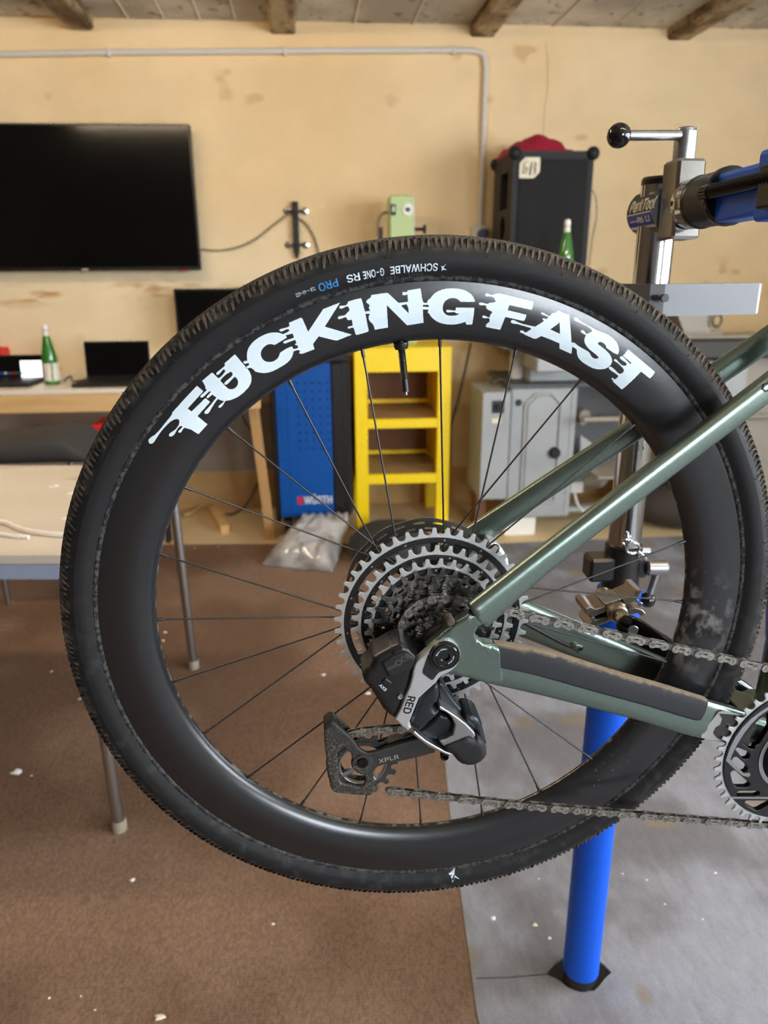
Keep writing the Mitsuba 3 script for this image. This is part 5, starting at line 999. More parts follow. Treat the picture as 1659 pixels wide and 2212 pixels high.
# shoulder knobs, every one a part: three kinds shared
def knob(ln, wd, ht, skew):
    # local: x along the tire, y across outwards from shoulder to crown, z out
    y = np.linspace(0, 1, 5); prof = np.array([(.3402, .0186), (.3426, .0173), (.3449, .0155), (.3470, .0132), (.3488, .0104)])
    n = max(2, int(round(ln * 4)) + 1); pr = prof[5 - n:]
    V = []
    for i, (r, w) in enumerate(pr):
        nrm = np.array([pr[i][0] - .3322, pr[i][1]]); nrm /= np.linalg.norm(nrm)
        hgt_ = ht * (.2 + .8 * i / (n - 1)); wdt = wd * (.5 + .5 * i / (n - 1))
        for s, o in ((-.5, -.0009), (-.36, hgt_), (.36, hgt_), (.5, -.0009)):
            V.append((s * wdt + skew * (i / 4 - .5), r + nrm[0] * o, w + nrm[1] * o))
    return np.array(V).reshape(n, 4, 3)
def knob_mesh(args, a):
    S = knob(*args); n = len(S); V = S.reshape(-1, 3)
    X = np.column_stack([V[:, 1] * np.cos(0 * a) * 0 + V[:, 1], V[:, 0], V[:, 2]])       # radial, along, out
    F = []
    for i in range(n - 1):
        for j in range(3): p = i * 4 + j; F += [[p, p + 1, p + 5], [p, p + 5, p + 4]]
    F += [[0, 2, 1], [0, 3, 2], [4 * n - 4, 4 * n - 3, 4 * n - 2], [4 * n - 4, 4 * n - 2, 4 * n - 1]]
    m = tm(X, F); m.fix_normals(); return m
kinds = [(1.0, .0039, .0026, -.0030), (.82, .0036, .0025, -.0014), (.66, .0036, .0025, -.0010)]
shared = [ply(knob_mesh(kd, 0), M['knob'], False) for kd in kinds]
NK = 390
near_rest = []
for i in range(NK):
    a = 2 * math.pi * i / NK + .0012 * rng.uniform(-1, 1)
    if -1.32 < (a + math.pi) % (2 * math.pi) - math.pi < .133: near_rest.append(xf(knob_mesh(kinds[(0, 1, 2, 1, 2)[i % 5]], 0), rotz(a))); continue
    R4 = np.eye(4); ca, sa = math.cos(a), math.sin(a); R4[:2, :2] = [[ca, -sa], [sa, ca]]
    scene[fresh(TK + '__tread_knob')] = {**shared[(0, 1, 2, 1, 2)[i % 5]], 'to_world': T((BM @ R4).tolist())}
bpart(TK, 'near_tread', cat(near_rest), 'knob', False, kind='stuff')
far_k = []
for i in range(NK):
    a = 2 * math.pi * i / NK; m = knob_mesh(kinds[(0, 1, 2, 1, 2)[i % 5]], 0); m.apply_transform(np.diag([1, 1, -1, 1])); m.invert(); far_k.append(xf(m, rotz(a)))
bpart(TK, 'far_tread', cat(far_k), 'knob', False, kind='stuff')
ctr = []
cube = trimesh.creation.box((1, 1, 1)); NB = 330
for i in range(NB):
    for j, w in enumerate((-.0091, -.0065, -.0039, -.0013, .0013, .0039, .0065, .0091)):
        a = 2 * math.pi * (i + .5 * (j % 2)) / NB; r = .3322 + .0193 * math.sqrt(1 - (w / .0203) ** 2) + .0004
        m = cube.vertices * [.0024, .0048, .0020] + [r, 0, w]; ca, sa = math.cos(a), math.sin(a)
        ctr.append(np.column_stack([m[:, 0] * ca - m[:, 1] * sa, m[:, 0] * sa + m[:, 1] * ca, m[:, 2]]))
Vc = np.vstack(ctr); Fc = np.vstack([cube.faces + 8 * i for i in range(len(ctr))])
bpart(TK, 'centre_tread', tm(Vc, Fc), 'knob', False, kind='stuff')
hairs = []
for i in range(30):
    a = 2 * math.pi * i / 30 + rng.uniform(-.03, .03); r = .3372
    hairs.append(tube([(r * math.cos(a), r * math.sin(a), .0200), ((r + .0028) * math.cos(a + .003), (r + .0028) * math.sin(a + .003), .0216)], [.0004, .00015], 5))
for i in range(26):
    a = rng.uniform(0, 6.28); r = .3505
    hairs.append(tube([(r * math.cos(a), r * math.sin(a), .004), ((r + .0035) * math.cos(a + .002), (r + .0035) * math.sin(a + .002), .0045)], [.0005, .0002], 5))
bpart(TK, 'rubber_hair', cat(hairs), 'tire', False, kind='stuff')
# ---- spokes, nipples, valve
pat = {0: ('N', 1), 1: ('D', -1), 2: ('N', -1), 3: ('D', 1)}
base_a = math.radians(119.0)
HUB = {'D': (.0155, .0215), 'N': (-.031, .0215)}
for s in range(24):
    sd_, sg_ = pat[s % 4]; a = base_a + math.radians(15.0) * s - math.radians(.12 * (s > 12))
    w, R = HUB[sd_]; rr = .2672; wr = .0012 if sd_ == 'D' else -.0012
    A = np.array([rr * math.cos(a), rr * math.sin(a)])
    # tangent to the hub flange circle; sg_ picks the side
    off = math.asin(R / rr); L = rr * math.cos(off); dirn = -A / rr; c_, s_ = math.cos(-sg_ * off), math.sin(-sg_ * off)
    dv = np.array([c_ * dirn[0] - s_ * dirn[1], s_ * dirn[0] + c_ * dirn[1]]); E = A + dv * L
    p0, p1 = np.array([*A, wr]), np.array([*E, w]); t = lambda q: p0 + (p1 - p0) * q
    bp_('spoke', tube([t(0), t(.052), t(.06), t(.93), t(.94), t(1)], [.00105, .00105, .00088, .00088, .0011, .0011], 10), 'spoke', 40)
    bpart(bike + '__spoke' + ('' if s == 0 else f'_{s:03d}'), 'nipple', tube([t(-.005), t(.0), t(.026), t(.03)], [.0018, .0017, .0016, .0012], 12), 'spoke', 40)
va = math.atan2(*[(-.02965,.26311)][0][::-1])
vd = np.array([math.cos(va), math.sin(va), 0]); vt = lambda r: vd * r
bp_('valve', tube([vt(.2700), vt(.222)], .0029, 20), 'black', 40)
VK = bike + '__valve'
bpart(VK, 'lock_ring', tube([vt(.2662), vt(.2655), vt(.2630), vt(.2600), vt(.2597)], [.0058, .0066, .0066, .0055, .003], 24), 'black', 30)
th = [vt(.2600 - .0006 * i) for i in range(46)]
bpart(VK, 'thread', tube(th, [.00335 if i % 2 else .0029 for i in range(46)], 18), 'black', False)
bpart(VK, 'core', tube([vt(.2325), vt(.2300), vt(.2298), vt(.2270), vt(.2268), vt(.2245), vt(.2243), vt(.2215), vt(.2213), vt(.2190)], [.0024, .0024, .0019, .0019, .0023, .0023, .0015, .0015, .0009, .0009], 14), 'alu', 30, label='bare metal valve core')
# ---- hub, rotor
bp_('hub', cat(lathe([(0, -.062), (.010, -.062), (.012, -.050), (.0165, -.045), (.0265, -.036), (.0265, -.028), (.017, -.022), (.0155, .005), (.019, .010), (.0265, .013), (.0265, .018), (.018, .021), (.0165, .064), (.012, .066), (.010, .071), (0, .071)], 64)), 'black', 30)
def slot(r0, r1, a0, a1, n=8):
    aa = np.linspace(a0, a1, n); return LineString([((r0 + r1) / 2 * math.cos(x), (r0 + r1) / 2 * math.sin(x)) for x in aa]).buffer((r1 - r0) / 2)
ro = Polygon([((.0795 + .0006 * math.cos(12 * t)) * math.cos(t), (.0795 + .0006 * math.cos(12 * t)) * math.sin(t)) for t in np.linspace(0, 2 * math.pi, 241)[:-1]]).difference(Point(0, 0).buffer(.0655, 64))
cuts = []
for i in range(24):
    a = 2 * math.pi * i / 24; cuts.append(slot(.0735, .0758, a, a + .13)); cuts.append(slot(.0682, .0700, a + .13, a + .24))
rw = -.0435
bp_('brake_rotor', prism(affinity.scale(ro.difference(unary_union(cuts)), 1.045, 1.045, origin=(0, 0)), rw - .0009, rw + .0009), 'rotor', 20, label='thin steel brake disc')
arms = [LineString([(.020 * math.cos(a), .020 * math.sin(a)), (.068 * math.cos(a + .35), .068 * math.sin(a + .35))]).buffer(.004) for a in np.arange(6) * math.pi / 3]
bpart(bike + '__brake_rotor', 'carrier', prism(unary_union(arms + [Point(0, 0).buffer(.025)]), rw - .0012, rw + .0012), 'black', 20)
# ---- cassette: thirteen sprockets
CK = bike + '__cassette'
def gear(N, bore, phase=0.0, holes=()):
    tip = 12.7e-3 / 2 * (.6 + 1 / math.tan(math.pi / N)); pitch = 12.7e-3 / 2 / math.sin(math.pi / N); root = pitch - .0040
    val = []
    for i in range(N):
        a = 2 * math.pi * i / N + phase; c_, s_ = math.cos(a), math.sin(a)
        val += [Point(pitch * c_, pitch * s_).buffer(.0041, 6).union(Polygon([(pitch * c_ - s_ * q, pitch * s_ + c_ * q) if k_ == 0 else ((pitch + .006) * c_ - s_ * q, (pitch + .006) * s_ + c_ * q) for k_, q in ((0, -.0041), (1, -.0060), (1, .0060), (0, .0041))]))]
    g = Point(0, 0).buffer(tip - .0005, 48).difference(unary_union(val)).difference(Point(0, 0).buffer(bore, 32)).buffer(-.0002).buffer(.0002)
    return g.difference(unary_union(list(holes))) if holes else g
TEETH = [46, 38, 32, 28, 24, 21, 19, 17, 15, 13, 12, 11, 10]
W0 = .0205; PITCHW = .00325
pr = lambda N: 12.7e-3 / 2 / math.sin(math.pi / N)
for i, N in enumerate(TEETH):
    w = W0 + i * PITCHW; R = pr(N)
    if i < 3:
        band = gear(N, R - .0066, .3 * i)
        bpart(CK, 'sprocket', cat(prism(band, w - .0008, w + .0006), prism(band.buffer(-.0006), w + .0006, w + .0009)), 'cog', 20, label='bright steel sprocket')
        ri = pr(TEETH[i + 1]) - .008
        rg = Point(0, 0).buffer(R - .0060, 64).difference(Point(0, 0).buffer(R - .0122, 64))
        na = 14 if i == 0 else 12
        sp = [LineString([((R - .011) * math.cos(a), (R - .011) * math.sin(a)), ((ri - .004) * math.cos(a + .05), (ri - .004) * math.sin(a + .05))]).buffer(.0021) for a in np.arange(na) * 2 * math.pi / na + .2 * i]
        bpart(CK, 'spider', pillow(unary_union([rg] + sp), w - .0032, w + .0007, .0006, step=.0016), 'spider', 30, label='black anodised carrier')
        piv = []
        for a in np.arange(na) * 2 * math.pi / na + .2 * i + .11: piv.append(cyl(((R - .0092) * math.cos(a), (R - .0092) * math.sin(a), w), ((R - .0092) * math.cos(a), (R - .0092) * math.sin(a), w + .0013), .0012, 12, .0003))
        bpart(CK, 'rivet', cat(piv), 'rotor', 30, kind='stuff')
    else:
        nx = TEETH[i + 1] if i + 1 < len(TEETH) else 9
        bore = max(pr(nx) - (.0115 if i < 6 else .009), .0150) if i < 12 else .0125
        hs = []
        if N >= 19:
            nh = N // 2; rm = R - .0072
            for a in np.arange(nh) * 2 * math.pi / nh + .3 * i: hs.append(slot(rm - .0014, rm + .0014, a, a + .0036 / rm * 1.2, 4))
        g = gear(N, bore, .37 * i + (.11 if i == 7 else 0), hs)
        bpart(CK, 'sprocket', cat(prism(g, w - .0008, w + .0005), prism(g.buffer(-.0005), w + .0005, w + .0008)), 'darksteel', 20)
wl = W0 + 12 * PITCHW
bpart(CK, 'lock_ring', lathe([(0, wl + .001), (.0115, wl + .001), (.0120, wl + .003), (.0105, wl + .004), (.0085, wl + .0035), (.0085, wl + .001)], 48), 'black', 30)
bpart(CK, 'body', lathe([(.0165, .018), (.020, .019), (.020, wl - .010), (.0155, wl - .008), (.013, wl)], 48), 'darksteel', 30)
# ---- chain
CH = bike + '__chain'
def plate(r, waist, flat):
    h = .00635
    p = unary_union([Point(-h, 0).buffer(r, 10), Point(h, 0).buffer(r, 10), sbox(-h, -waist, h, r if flat else waist)])
    return p.buffer(-.0006).buffer(.0006)
def link_outer():
    p = plate(.0043, .0026, True).buffer(.0004).buffer(-.0004)
    p = p.difference(LineString([(-.0022, .0012), (.0022, .0012)]).buffer(.00062)).difference(unary_union([Point(s * .00635, 0).buffer(.0007, 6) for s in (-1, 1)]))
    q = plate(.0043, .0026, True)
    rings = [Point(s * .00635, 0).buffer(.0021, 8).difference(Point(s * .00635, 0).buffer(.0007, 6)) for s in (-1, 1)]
    pins = [cyl((s * .00635, 0, -.0027), (s * .00635, 0, .0021), .0014, 10, .0002) for s in (-1, 1)]
    return cat(prism(p, .0019, .00262), prism(p.buffer(-.00035), .00262, .00278), prism(unary_union(rings), .0027, .00295), prism(q, -.00278, -.0019), pins)
def link_inner():
    p = plate(.0041, .0025, True)
    return cat(prism(p, .0011, .0018), prism(p, -.0018, -.0011), [cyl((s * .00635, 0, -.0011), (s * .00635, 0, .0011), .0038, 14, .0003) for s in (-1, 1)])
LO, LI = ply(link_outer(), M['steel'], 25), ply(link_inner(), M['darksteel'], 25)
def place_link(p, q, outer, upv):
    x = q - p; x = x / np.linalg.norm(x); y = upv - x * (upv @ x); y /= np.linalg.norm(y)
    m = frame((p + q) / 2, x, y)
    if m[2, 2] < 0: m = frame((p + q) / 2, -x, y)
    scene[fresh(CH + ('__outer_link' if outer else '__inner_link'))] = {**(LO if outer else LI), 'to_world': T((BM @ m).tolist())}
def run(path, ups, start_outer, s0=0.0):
    """Lays links along a polyline, the pins one half pitch apart, measured along it."""
    P = np.asarray(path); L = np.concatenate([[0], np.cumsum(np.linalg.norm(np.diff(P, axis=0), axis=1))])
    n = int((L[-1] - s0) / .0127); pos = [np.array([np.interp(s0 + k_ * .0127, L, P[:, a]) for a in range(3)]) for k_ in range(n + 1)]
    upv = [np.array([np.interp(s0 + (k_ + .5) * .0127, L, np.asarray(ups)[:, a]) for a in range(3)]) for k_ in range(n)]
    for k_ in range(n): place_link(pos[k_], pos[k_ + 1], (k_ % 2 == 0) == start_outer, upv[k_])
WC = W0 + 7 * PITCHW; WR = .0475
R1, R2 = pr(17), pr(44)
BB = np.array([.3915, -.1672]); cd = math.atan2(BB[1], BB[0]); dist = np.linalg.norm(BB)
tang = cd + math.asin((R2 - R1) / dist); an = tang + math.pi / 2          # direction of the top run; angle of the contact points
path, ups = [], []
for a in np.linspace(math.radians(184), an, 60): path.append((R1 * math.cos(a), R1 * math.sin(a), WC)); ups.append((math.cos(a), math.sin(a), 0))
for a in np.linspace(an, an - .25, 8): path.append((BB[0] + R2 * math.cos(a), BB[1] + R2 * math.sin(a), WR)); ups.append((math.cos(a), math.sin(a), 0))
run(path, ups, True)
PUL = np.array([(-.07237,-.14192)][0]); RP = pr(16) 
lw = [(-.03931,-.17867),(.08615,-.20639)] 
lw2 = [(.28801,-.24507),(.37331,-.26077)]
lo_pts = [np.array([*lw[0], .0472]), np.array([*lw[1], .0473]), np.array([*lw2[0], .0475]), np.array([*lw2[1], .0475]), np.array([*(2 * np.array(lw2[1]) - np.array(lw2[0])), .0475])]
d0 = lo_pts[0] - lo_pts[1]; d0 /= np.linalg.norm(d0)
lo_pts[0] = lo_pts[0] + d0 * .00635
run(lo_pts, [(0, 1, 0)] * 5, True)
up_px = [(-.08446,-.10687),(-.07214,-.10411),(-.0595,-.1036),(-.04683,-.10345),(-.03412,-.10368),(-.02072,-.10434),(-.00663,-.10504)]
run([np.array([*q, .047]) for q in up_px], [(0, 1, 0)] * 7, True)
a0 = math.atan2(up_px[0][1] - PUL[1], up_px[0][0] - PUL[0]); a1 = math.atan2(lo_pts[0][1] - PUL[1], lo_pts[0][0] - PUL[0]) % (2 * math.pi)
arc2 = [(PUL[0] + RP * math.cos(a), PUL[1] + RP * math.sin(a), .047) for a in np.linspace(a0 + .0127 / RP, a1 - .02, 30)]
run(arc2, [(p[0] - PUL[0], p[1] - PUL[1], 0) for p in arc2], False)
# ---- crankset
KK = bike + '__crankset'
ring = gear(44, R2 - .0062, .06)
T3 = lambda m: mv(m, [BB[0], BB[1], 0])
bpart(KK, 'chainring', T3(cat(prism(ring, WR - .0009, WR + .0008), prism(ring.buffer(-.0007), WR + .0008, WR + .0012))), 'cog', 20, label='pale steel chainring')
outer_r = .0826
pl = Point(0, 0).buffer(outer_r, 96)
win = []
for px in ([(.31937,-.15413),(.32127,-.15268),(.33414,-.1589),(.33611,-.16265),(.33542,-.16665),(.33283,-.16779),(.33034,-.16714)],
           [(.31737,-.16787),(.3192,-.16442),(.32241,-.16468),(.3346,-.1761),(.33643,-.17989),(.33549,-.18393),(.33207,-.18501),(.32981,-.18345),(.31883,-.17206)],
           [(.31878,-.18434),(.32072,-.18149),(.32367,-.18247),(.34213,-.19971),(.34219,-.20251),(.33963,-.20414),(.329,-.20321),(.32447,-.20003),(.3204,-.18952)],
           [(.33011,-.21265),(.33088,-.20991),(.33319,-.20918),(.35375,-.211),(.35573,-.21305),(.35539,-.21584),(.35233,-.21698),(.33337,-.21528),(.33195,-.21657)],
           [(.34137,-.2245),(.34229,-.22269),(.36918,-.22513),(.36995,-.22948),(.35886,-.2361),(.35561,-.23628),(.34366,-.2285)]):
    win.append(affinity.translate(Polygon(px).buffer(0).buffer(.0004), -BB[0], -BB[1]))
hole_ang = [math.atan2(w.centroid.y, w.centroid.x) for w in win]
allw = list(win) + [affinity.rotate(w, d_, origin=(0, 0)) for w in win for d_ in (-130, 120)]
dwin = Polygon([(.34886,-.10995),(.33955,-.11876),(.3307,-.13116),(.32431,-.14475),(.32635,-.14757),(.33459,-.15446),(.33955,-.15575),(.34039,-.15136),(.34474,-.14903),(.35227,-.12931)]).buffer(0)
body = pl.difference(unary_union([w.buffer(0) for w in allw])).difference(Point(0, 0).buffer(.015))
body = unary_union([body.difference(affinity.translate(dwin, -BB[0], -BB[1])), Point(0, 0).buffer(.036).difference(Point(0, 0).buffer(.015))])
bpart(KK, 'spider', T3(pillow(body, WR - .0032, WR + .0028, .0008, step=.0016)), 'spider', 30, label='black chainring spider with slots')
gr = [(.31004,-.16721),(.31201,-.15219),(.31607,-.13839),(.32194,-.12662),(.32963,-.11682),(.33771,-.10967),(.34584,-.10342),(.3466,-.10775),(.33846,-.11403),(.33081,-.12382),(.32482,-.13469),(.31923,-.14834),(.31619,-.15876),(.31494,-.16582),(.32361,-.17556),(.33318,-.18547),(.33951,-.1851),(.34094,-.18888),(.33882,-.19054),(.33202,-.18812),(.32274,-.18003)]
bpart(KK, 'groove', prism(Polygon(gr).buffer(0), .0500, .0507), 'alu2', 20, label='bare metal groove')
gr = [(.32314,-.21513),(.36624,-.21901),(.36669,-.2216),(.32556,-.21769)]
bpart(KK, 'groove', prism(Polygon(gr).buffer(0), .0500, .0507), 'alu2', 20)
cring = Point(0, 0).buffer(.0445, 64).difference(Point(0, 0).buffer(.0400, 64))
bpart(KK, 'boss_ring', T3(prism(cring, .045, .0512)), 'alu2', 20)
bpart(KK, 'boss', T3(lathe([(0, .064), (.030, .063), (.0365, .058), (.0400, .050), (.0400, .044), (.015, .044), (.015, -.075), (0, -.075)], 64)), 'blackmat', 30)
armd = np.array([.2512, -.0754]) - BB; armd /= np.linalg.norm(armd)
def armsec(c, w, hw, hh, e=3.0, n=28):
    s = superell(n, e); per = np.array([-armd[1], armd[0]]); return np.array([[c[0] + per[0] * a * hh, c[1] + per[1] * a * hh, w + b * hw] for a, b in s])
eye = np.array([.2512, -.0754])
bpart(KK, 'far_crank_arm', loft([armsec(BB + (eye - BB) * t, -.058 - .020 * t, hw, hh) for t, hw, hh in ((-.05, .006, .014), (0, .008, .0185), (.1, .008, .019), (.5, .0068, .0155), (.85, .0065, .0145), (.97, .0068, .0150), (1.04, .0060, .0135), (1.085, .004, .009), (1.10, .002, .004))]), 'blackgloss', 50)
dv_ = -armd
bpart(KK, 'crank_arm', loft([armsec(BB + dv_ * .1695 * t, .060 + .016 * t, hw, hh) for t, hw, hh in ((-.08, .005, .012), (0, .007, .018), (.5, .007, .0155), (.97, .007, .0150), (1.08, .004, .009))]), 'blackmat', 50)
bpart(KK, 'far_crank_bolt', cyl((*eye, -.0725), (*eye, -.070), .0065, 24, .0008), 'alu2', 30)
# ---- far pedal (clipless), its spindle along the axle direction
PD = bike + '__pedal'
pc = np.array([.2495, -.0735, -.128])
ang_p = math.radians(16)
PM = np.eye(4); cu, su = math.cos(ang_p), math.sin(ang_p); PM[:3, 0] = [cu, su, 0]; PM[:3, 1] = [-su, cu, 0]; PM[:3, 2] = [0, 0, 1]; PM[:3, 3] = pc
pm = lambda m: xf(m, PM)
bpart(PD, 'spindle', pm(cat(cyl((0, 0, .016), (0, 0, .050), .0075, 24, .001), cyl((0, 0, .030), (0, 0, .040), .0095, 6, .001))), 'bronze', 25)
bpart(PD, 'body', pm(cat(bx(-.012, .012, -.0105, .0105, -.030, .018, .004), cyl((0, 0, -.036), (0, 0, .022), .0112, 28, .002))), 'bronze', 25, label='worn bronze coloured body')
for sy in (1, -1):
    fp = [(.024, sy * .004), (.033, sy * .010), (.036, sy * .017), (.030, sy * .0185), (.026, sy * .013), (.012, sy * .0115), (.012, sy * .004)]
    bpart(PD, 'front_claw', pm(mv(pillow(Polygon(fp if sy < 0 else fp[::-1]).buffer(0), -.022, .010, .0012, step=.0015), [0, 0, 0])), 'bronze', 30)
    rp = [(-.012, sy * .004), (-.012, sy * .0110), (-.024, sy * .0120), (-.030, sy * .0175), (-.036, sy * .0165), (-.037, sy * .009), (-.030, sy * .002)]
    bpart(PD, 'rear_claw', pm(pillow(Polygon(rp if sy > 0 else rp[::-1]).buffer(0), -.024, .012, .0012, step=.0015)), 'bronze', 30)
    bpart(PD, 'cleat_plate', pm(bx(-.011, .011, sy * .0105, sy * .0128, -.020, .008, .001)), 'alu2', False)
for s in (-1, 1):
    bpart(PD, 'spring', pm(tube(curve([(.030 * s, .0 + .003 * math.cos(t), -.018 + .0018 * t) for t in np.linspace(0, 15, 40)], 2), .0011, 8)), 'steel', 40)
    bpart(PD, 'screw', pm(cyl((.030 * s, 0, .011), (.030 * s, 0, .0135), .0032, 16, .0006)), 'alu2', 30)
    bpart(PD, 'side_bar', pm(bx(min(.012 * s, .032 * s), max(.012 * s, .032 * s), -.0035, .0035, -.026, -.019, .0015)), 'bronze', False)
# ---- frame
def stay(stations, n=36, e=2.7):
    """Sections (u, v, w, half height, half width), swept along the u-v line."""
    S = np.array(stations, float); S = np.array([[np.interp(t, np.linspace(0, 1, len(S)), S[:, a]) for a in range(5)] for t in np.linspace(0, 1, 4 * len(S) - 3)])
    for _ in range(2): S[1:-1] = (S[:-2] + 2 * S[1:-1] + S[2:]) / 4
    tg = np.gradient(S[:, :3], axis=0); tg /= np.linalg.norm(tg, axis=1, keepdims=True); se = superell(n, e); secs = []
    for q, t in zip(S, tg):
        up_ = np.array([0, 1.0, 0]); up_ = up_ - t * (up_ @ t); up_ /= np.linalg.norm(up_); side = np.cross(t, up_)
        secs.append(np.array([q[:3] + up_ * a * q[3] + side * b * q[4] for b, a in se]))
    return secs
def man(m):
    m = m.copy(); m.merge_vertices(); m.fix_normals()
    if m.volume < 0: m.invert()
    return m3.Manifold(m3.Mesh(vert_properties=np.asarray(m.vertices, np.float32), tri_verts=np.asarray(m.faces, np.uint32)))
def edge_stations(up_pts, lo_pts, ws, hw):
    out = []
    for (a, b), (c_, d_), w, h in zip(up_pts, lo_pts, ws, hw): out.append(((a + c_) / 2, (b + d_) / 2, w, math.hypot(a - c_, b - d_) / 2, h))
    return out
ss_w = [.0725, .0640, .0560, .0480, .0420]
ssU = [[(.02243,.03647)][0], [(.08188,.07826)][0], [(.15357,.13283)][0], [(.2158,.17818)][0], [(.28379,.23171)][0]]
ssL = [[(.0391,.02206)][0], [(.09512,.07176)][0], [(.16506,.12147)][0], [(.22792,.16548)][0], [(.29888,.21495)][0]]
sst = edge_stations(ssU, ssL, ss_w, [.0085, .0085, .0085, .0085, .0085])
for i in range(len(sst)):
    q = list(sst[i]); q[3] = [.0135, .0105, .0102, .0102, .0105][i] * 1.12; sst[i] = q
ext = 2 * np.array(sst[-1]) - np.array(sst[-2]); ext[3:] = sst[-1][3:]
sst.append(tuple(ext))
cs_w = [.0718, .0690, .0640, .0560, .0470, .0400, .0350, .0300]
csU = [[(.01929,.00549)][0], [(.0487,-.00082)][0], [(.10132,-.01665)][0], [(.16798,-.04686)][0], [(.22499,-.0715)][0], [(.27419,-.09409)][0], [(.30564,-.108)][0], [(.34471,-.12504)][0]]
csL = [[(.016,-.02812)][0], [(.05061,-.0427)][0], [(.09802,-.06082)][0], [(.15573,-.08591)][0], [(.21267,-.11147)][0], [(.26129,-.1353)][0], [(.29109,-.14756)][0], [(.33261,-.16273)][0]]
cst = edge_stations(csU, csL, cs_w, [.0075, .0080, .0085, .0088, .0085, .0080, .0085, .0090])
drop = Polygon([(.02302,.03443),(.01187,.02673),(.0003,.01714),(-.00884,.00924),(-.0151,.00348),(-.01712,-.00352),(-.01573,-.01127),(-.01051,-.01738),(-.00395,-.02363),(.00904,-.02546),(.02437,-.0304),(.04924,-.03948),(.0553,-.03741),(.05185,-.00206),(.04473,.00268),(.03604,.00463),(.03028,.00972),(.02835,.0155),(.03113,.02096),(.03933,.02842)]).buffer(-.002).buffer(.004).buffer(-.002)
parts = [man(loft(stay(sst))), man(loft(stay(cst, e=3.2)))]
plate_ = m3.CrossSection([np.array(shapely.geometry.polygon.orient(drop).exterior.coords)[:-1]]).extrude(.0145).translate((0, 0, .0655))
fm = parts[0] + parts[1] + plate_
mir = fm.mirror((0, 0, 1))
stub = m3.Manifold.cylinder(.092, .0215, .0215, 48).translate((BB[0], BB[1], -.046))
st0 = np.array([*[(.38026,-.11113)][0], 0]); st1 = np.array([*[(.3536,.0535)][0], 0])
sdv = (st1 - st0) / np.linalg.norm(st1 - st0); st0b = np.array([BB[0] + .006, BB[1] + .01, 0])
def tubem(p, q, r0, r1, n=40): return man(tube([p, q], [r0, r1], n))
off_ = np.array([.0165, 0, 0])
seat = m3.Manifold.batch_hull([m3.Manifold.sphere(.019, 32).translate(tuple(st0 + off_ + sdv * .06)), m3.Manifold.sphere(.0165, 32).translate(tuple(st1 + off_ + sdv * .35))])
seat_low = m3.Manifold.batch_hull([m3.Manifold.sphere(.026, 32).translate(tuple(st0b)), m3.Manifold.sphere(.019, 32).translate(tuple(st0 + off_ + sdv * .05))])
yoke = m3.Manifold.batch_hull([m3.Manifold.sphere(.013, 24).translate((cst[-2][0], cst[-2][1] + .004, .026)), m3.Manifold.sphere(.013, 24).translate((cst[-2][0], cst[-2][1] + .004, -.026)), m3.Manifold.sphere(.022, 24).translate((BB[0] - .002, BB[1], .018)), m3.Manifold.sphere(.022, 24).translate((BB[0] - .002, BB[1], -.018))])
yoke = yoke - m3.Manifold.cylinder(.06, .3555, .3555, 200).translate((0, 0, -.03))
fm = fm + mir + stub + seat + seat_low + yoke
fm = fm - m3.Manifold.cylinder(.058, .3545, .3545, 200).translate((0, 0, -.029)).trim_by_plane((1, 0, 0), .22)
fm = fm.refine_to_length(.0034)
mm = fm.to_mesh(); F_ = tm(mm.vert_properties[:, :3], mm.tri_verts); F_.merge_vertices()
F_ = trimesh.smoothing.filter_taubin(F_, lamb=.5, nu=.52, iterations=16)
FK = bike + '__frame'
bp_('frame', F_, 'paint', 50, label='sage green metallic frame')
# chain stay protector: a shell over the upper edge
def pad_secs():
    S = stay(cst, e=3.2); S = S[3:-7]; out = []
    for q in S:
        c_ = q.mean(0); hh = q[:, 1].max() - q[:, 1].min(); lim = q[:, 1].max() - hh * .46
        keep = q.copy(); keep = c_ + (keep - c_) * 1.0; d_ = keep - c_; keep = keep + d_ / np.linalg.norm(d_, axis=1, keepdims=True) * .0016
        keep[:, 1] = np.maximum(keep[:, 1], lim); out.append(keep)
    return out
bpart(FK, 'chainstay_pad', loft(pad_secs()), 'pad', 40, label='dusty black rubber chainstay guard')
cl = Polygon([(.29614,-.1106),(.30242,-.10881),(.33752,-.12155),(.3362,-.15372),(.2898,-.14311),(.28174,-.14018),(.28194,-.13446)]).buffer(0)
tp = Polygon([(.29733,-.11181),(.30195,-.11891),(.30095,-.12564),(.29633,-.12871),(.29428,-.13541),(.29927,-.14154),(.30846,-.14804),(.3362,-.15372),(.33752,-.12155),(.32384,-.11601)]).buffer(0)
bpart(FK, 'guard_plate', prism(cl, .0440, .0452), 'clear', 20, label='grey metal guard plate')
bpart(FK, 'guard_stain', prism(tp, .0452, .0458), 'tape', 20, label='black ragged grime on the plate')
# axle stud on the seat stay, cable eye
(su, sv), = [(.00519,.02976)][:1]
bpart(FK, 'stud', cat(cyl((su - .001, sv + .001, .072), (su, sv, .0845), .0040, 24, .0012)), 'brown', 30)
(su, sv), = [(.28508,.22569)][:1]
bpart(FK, 'logo', prism(LineString([(.28768,.22993),(.28368,.2284),(.28253,.22519),(.28553,.22269),(.28954,.22423)]).buffer(.0007), .0490, .0512), 'black', 20)
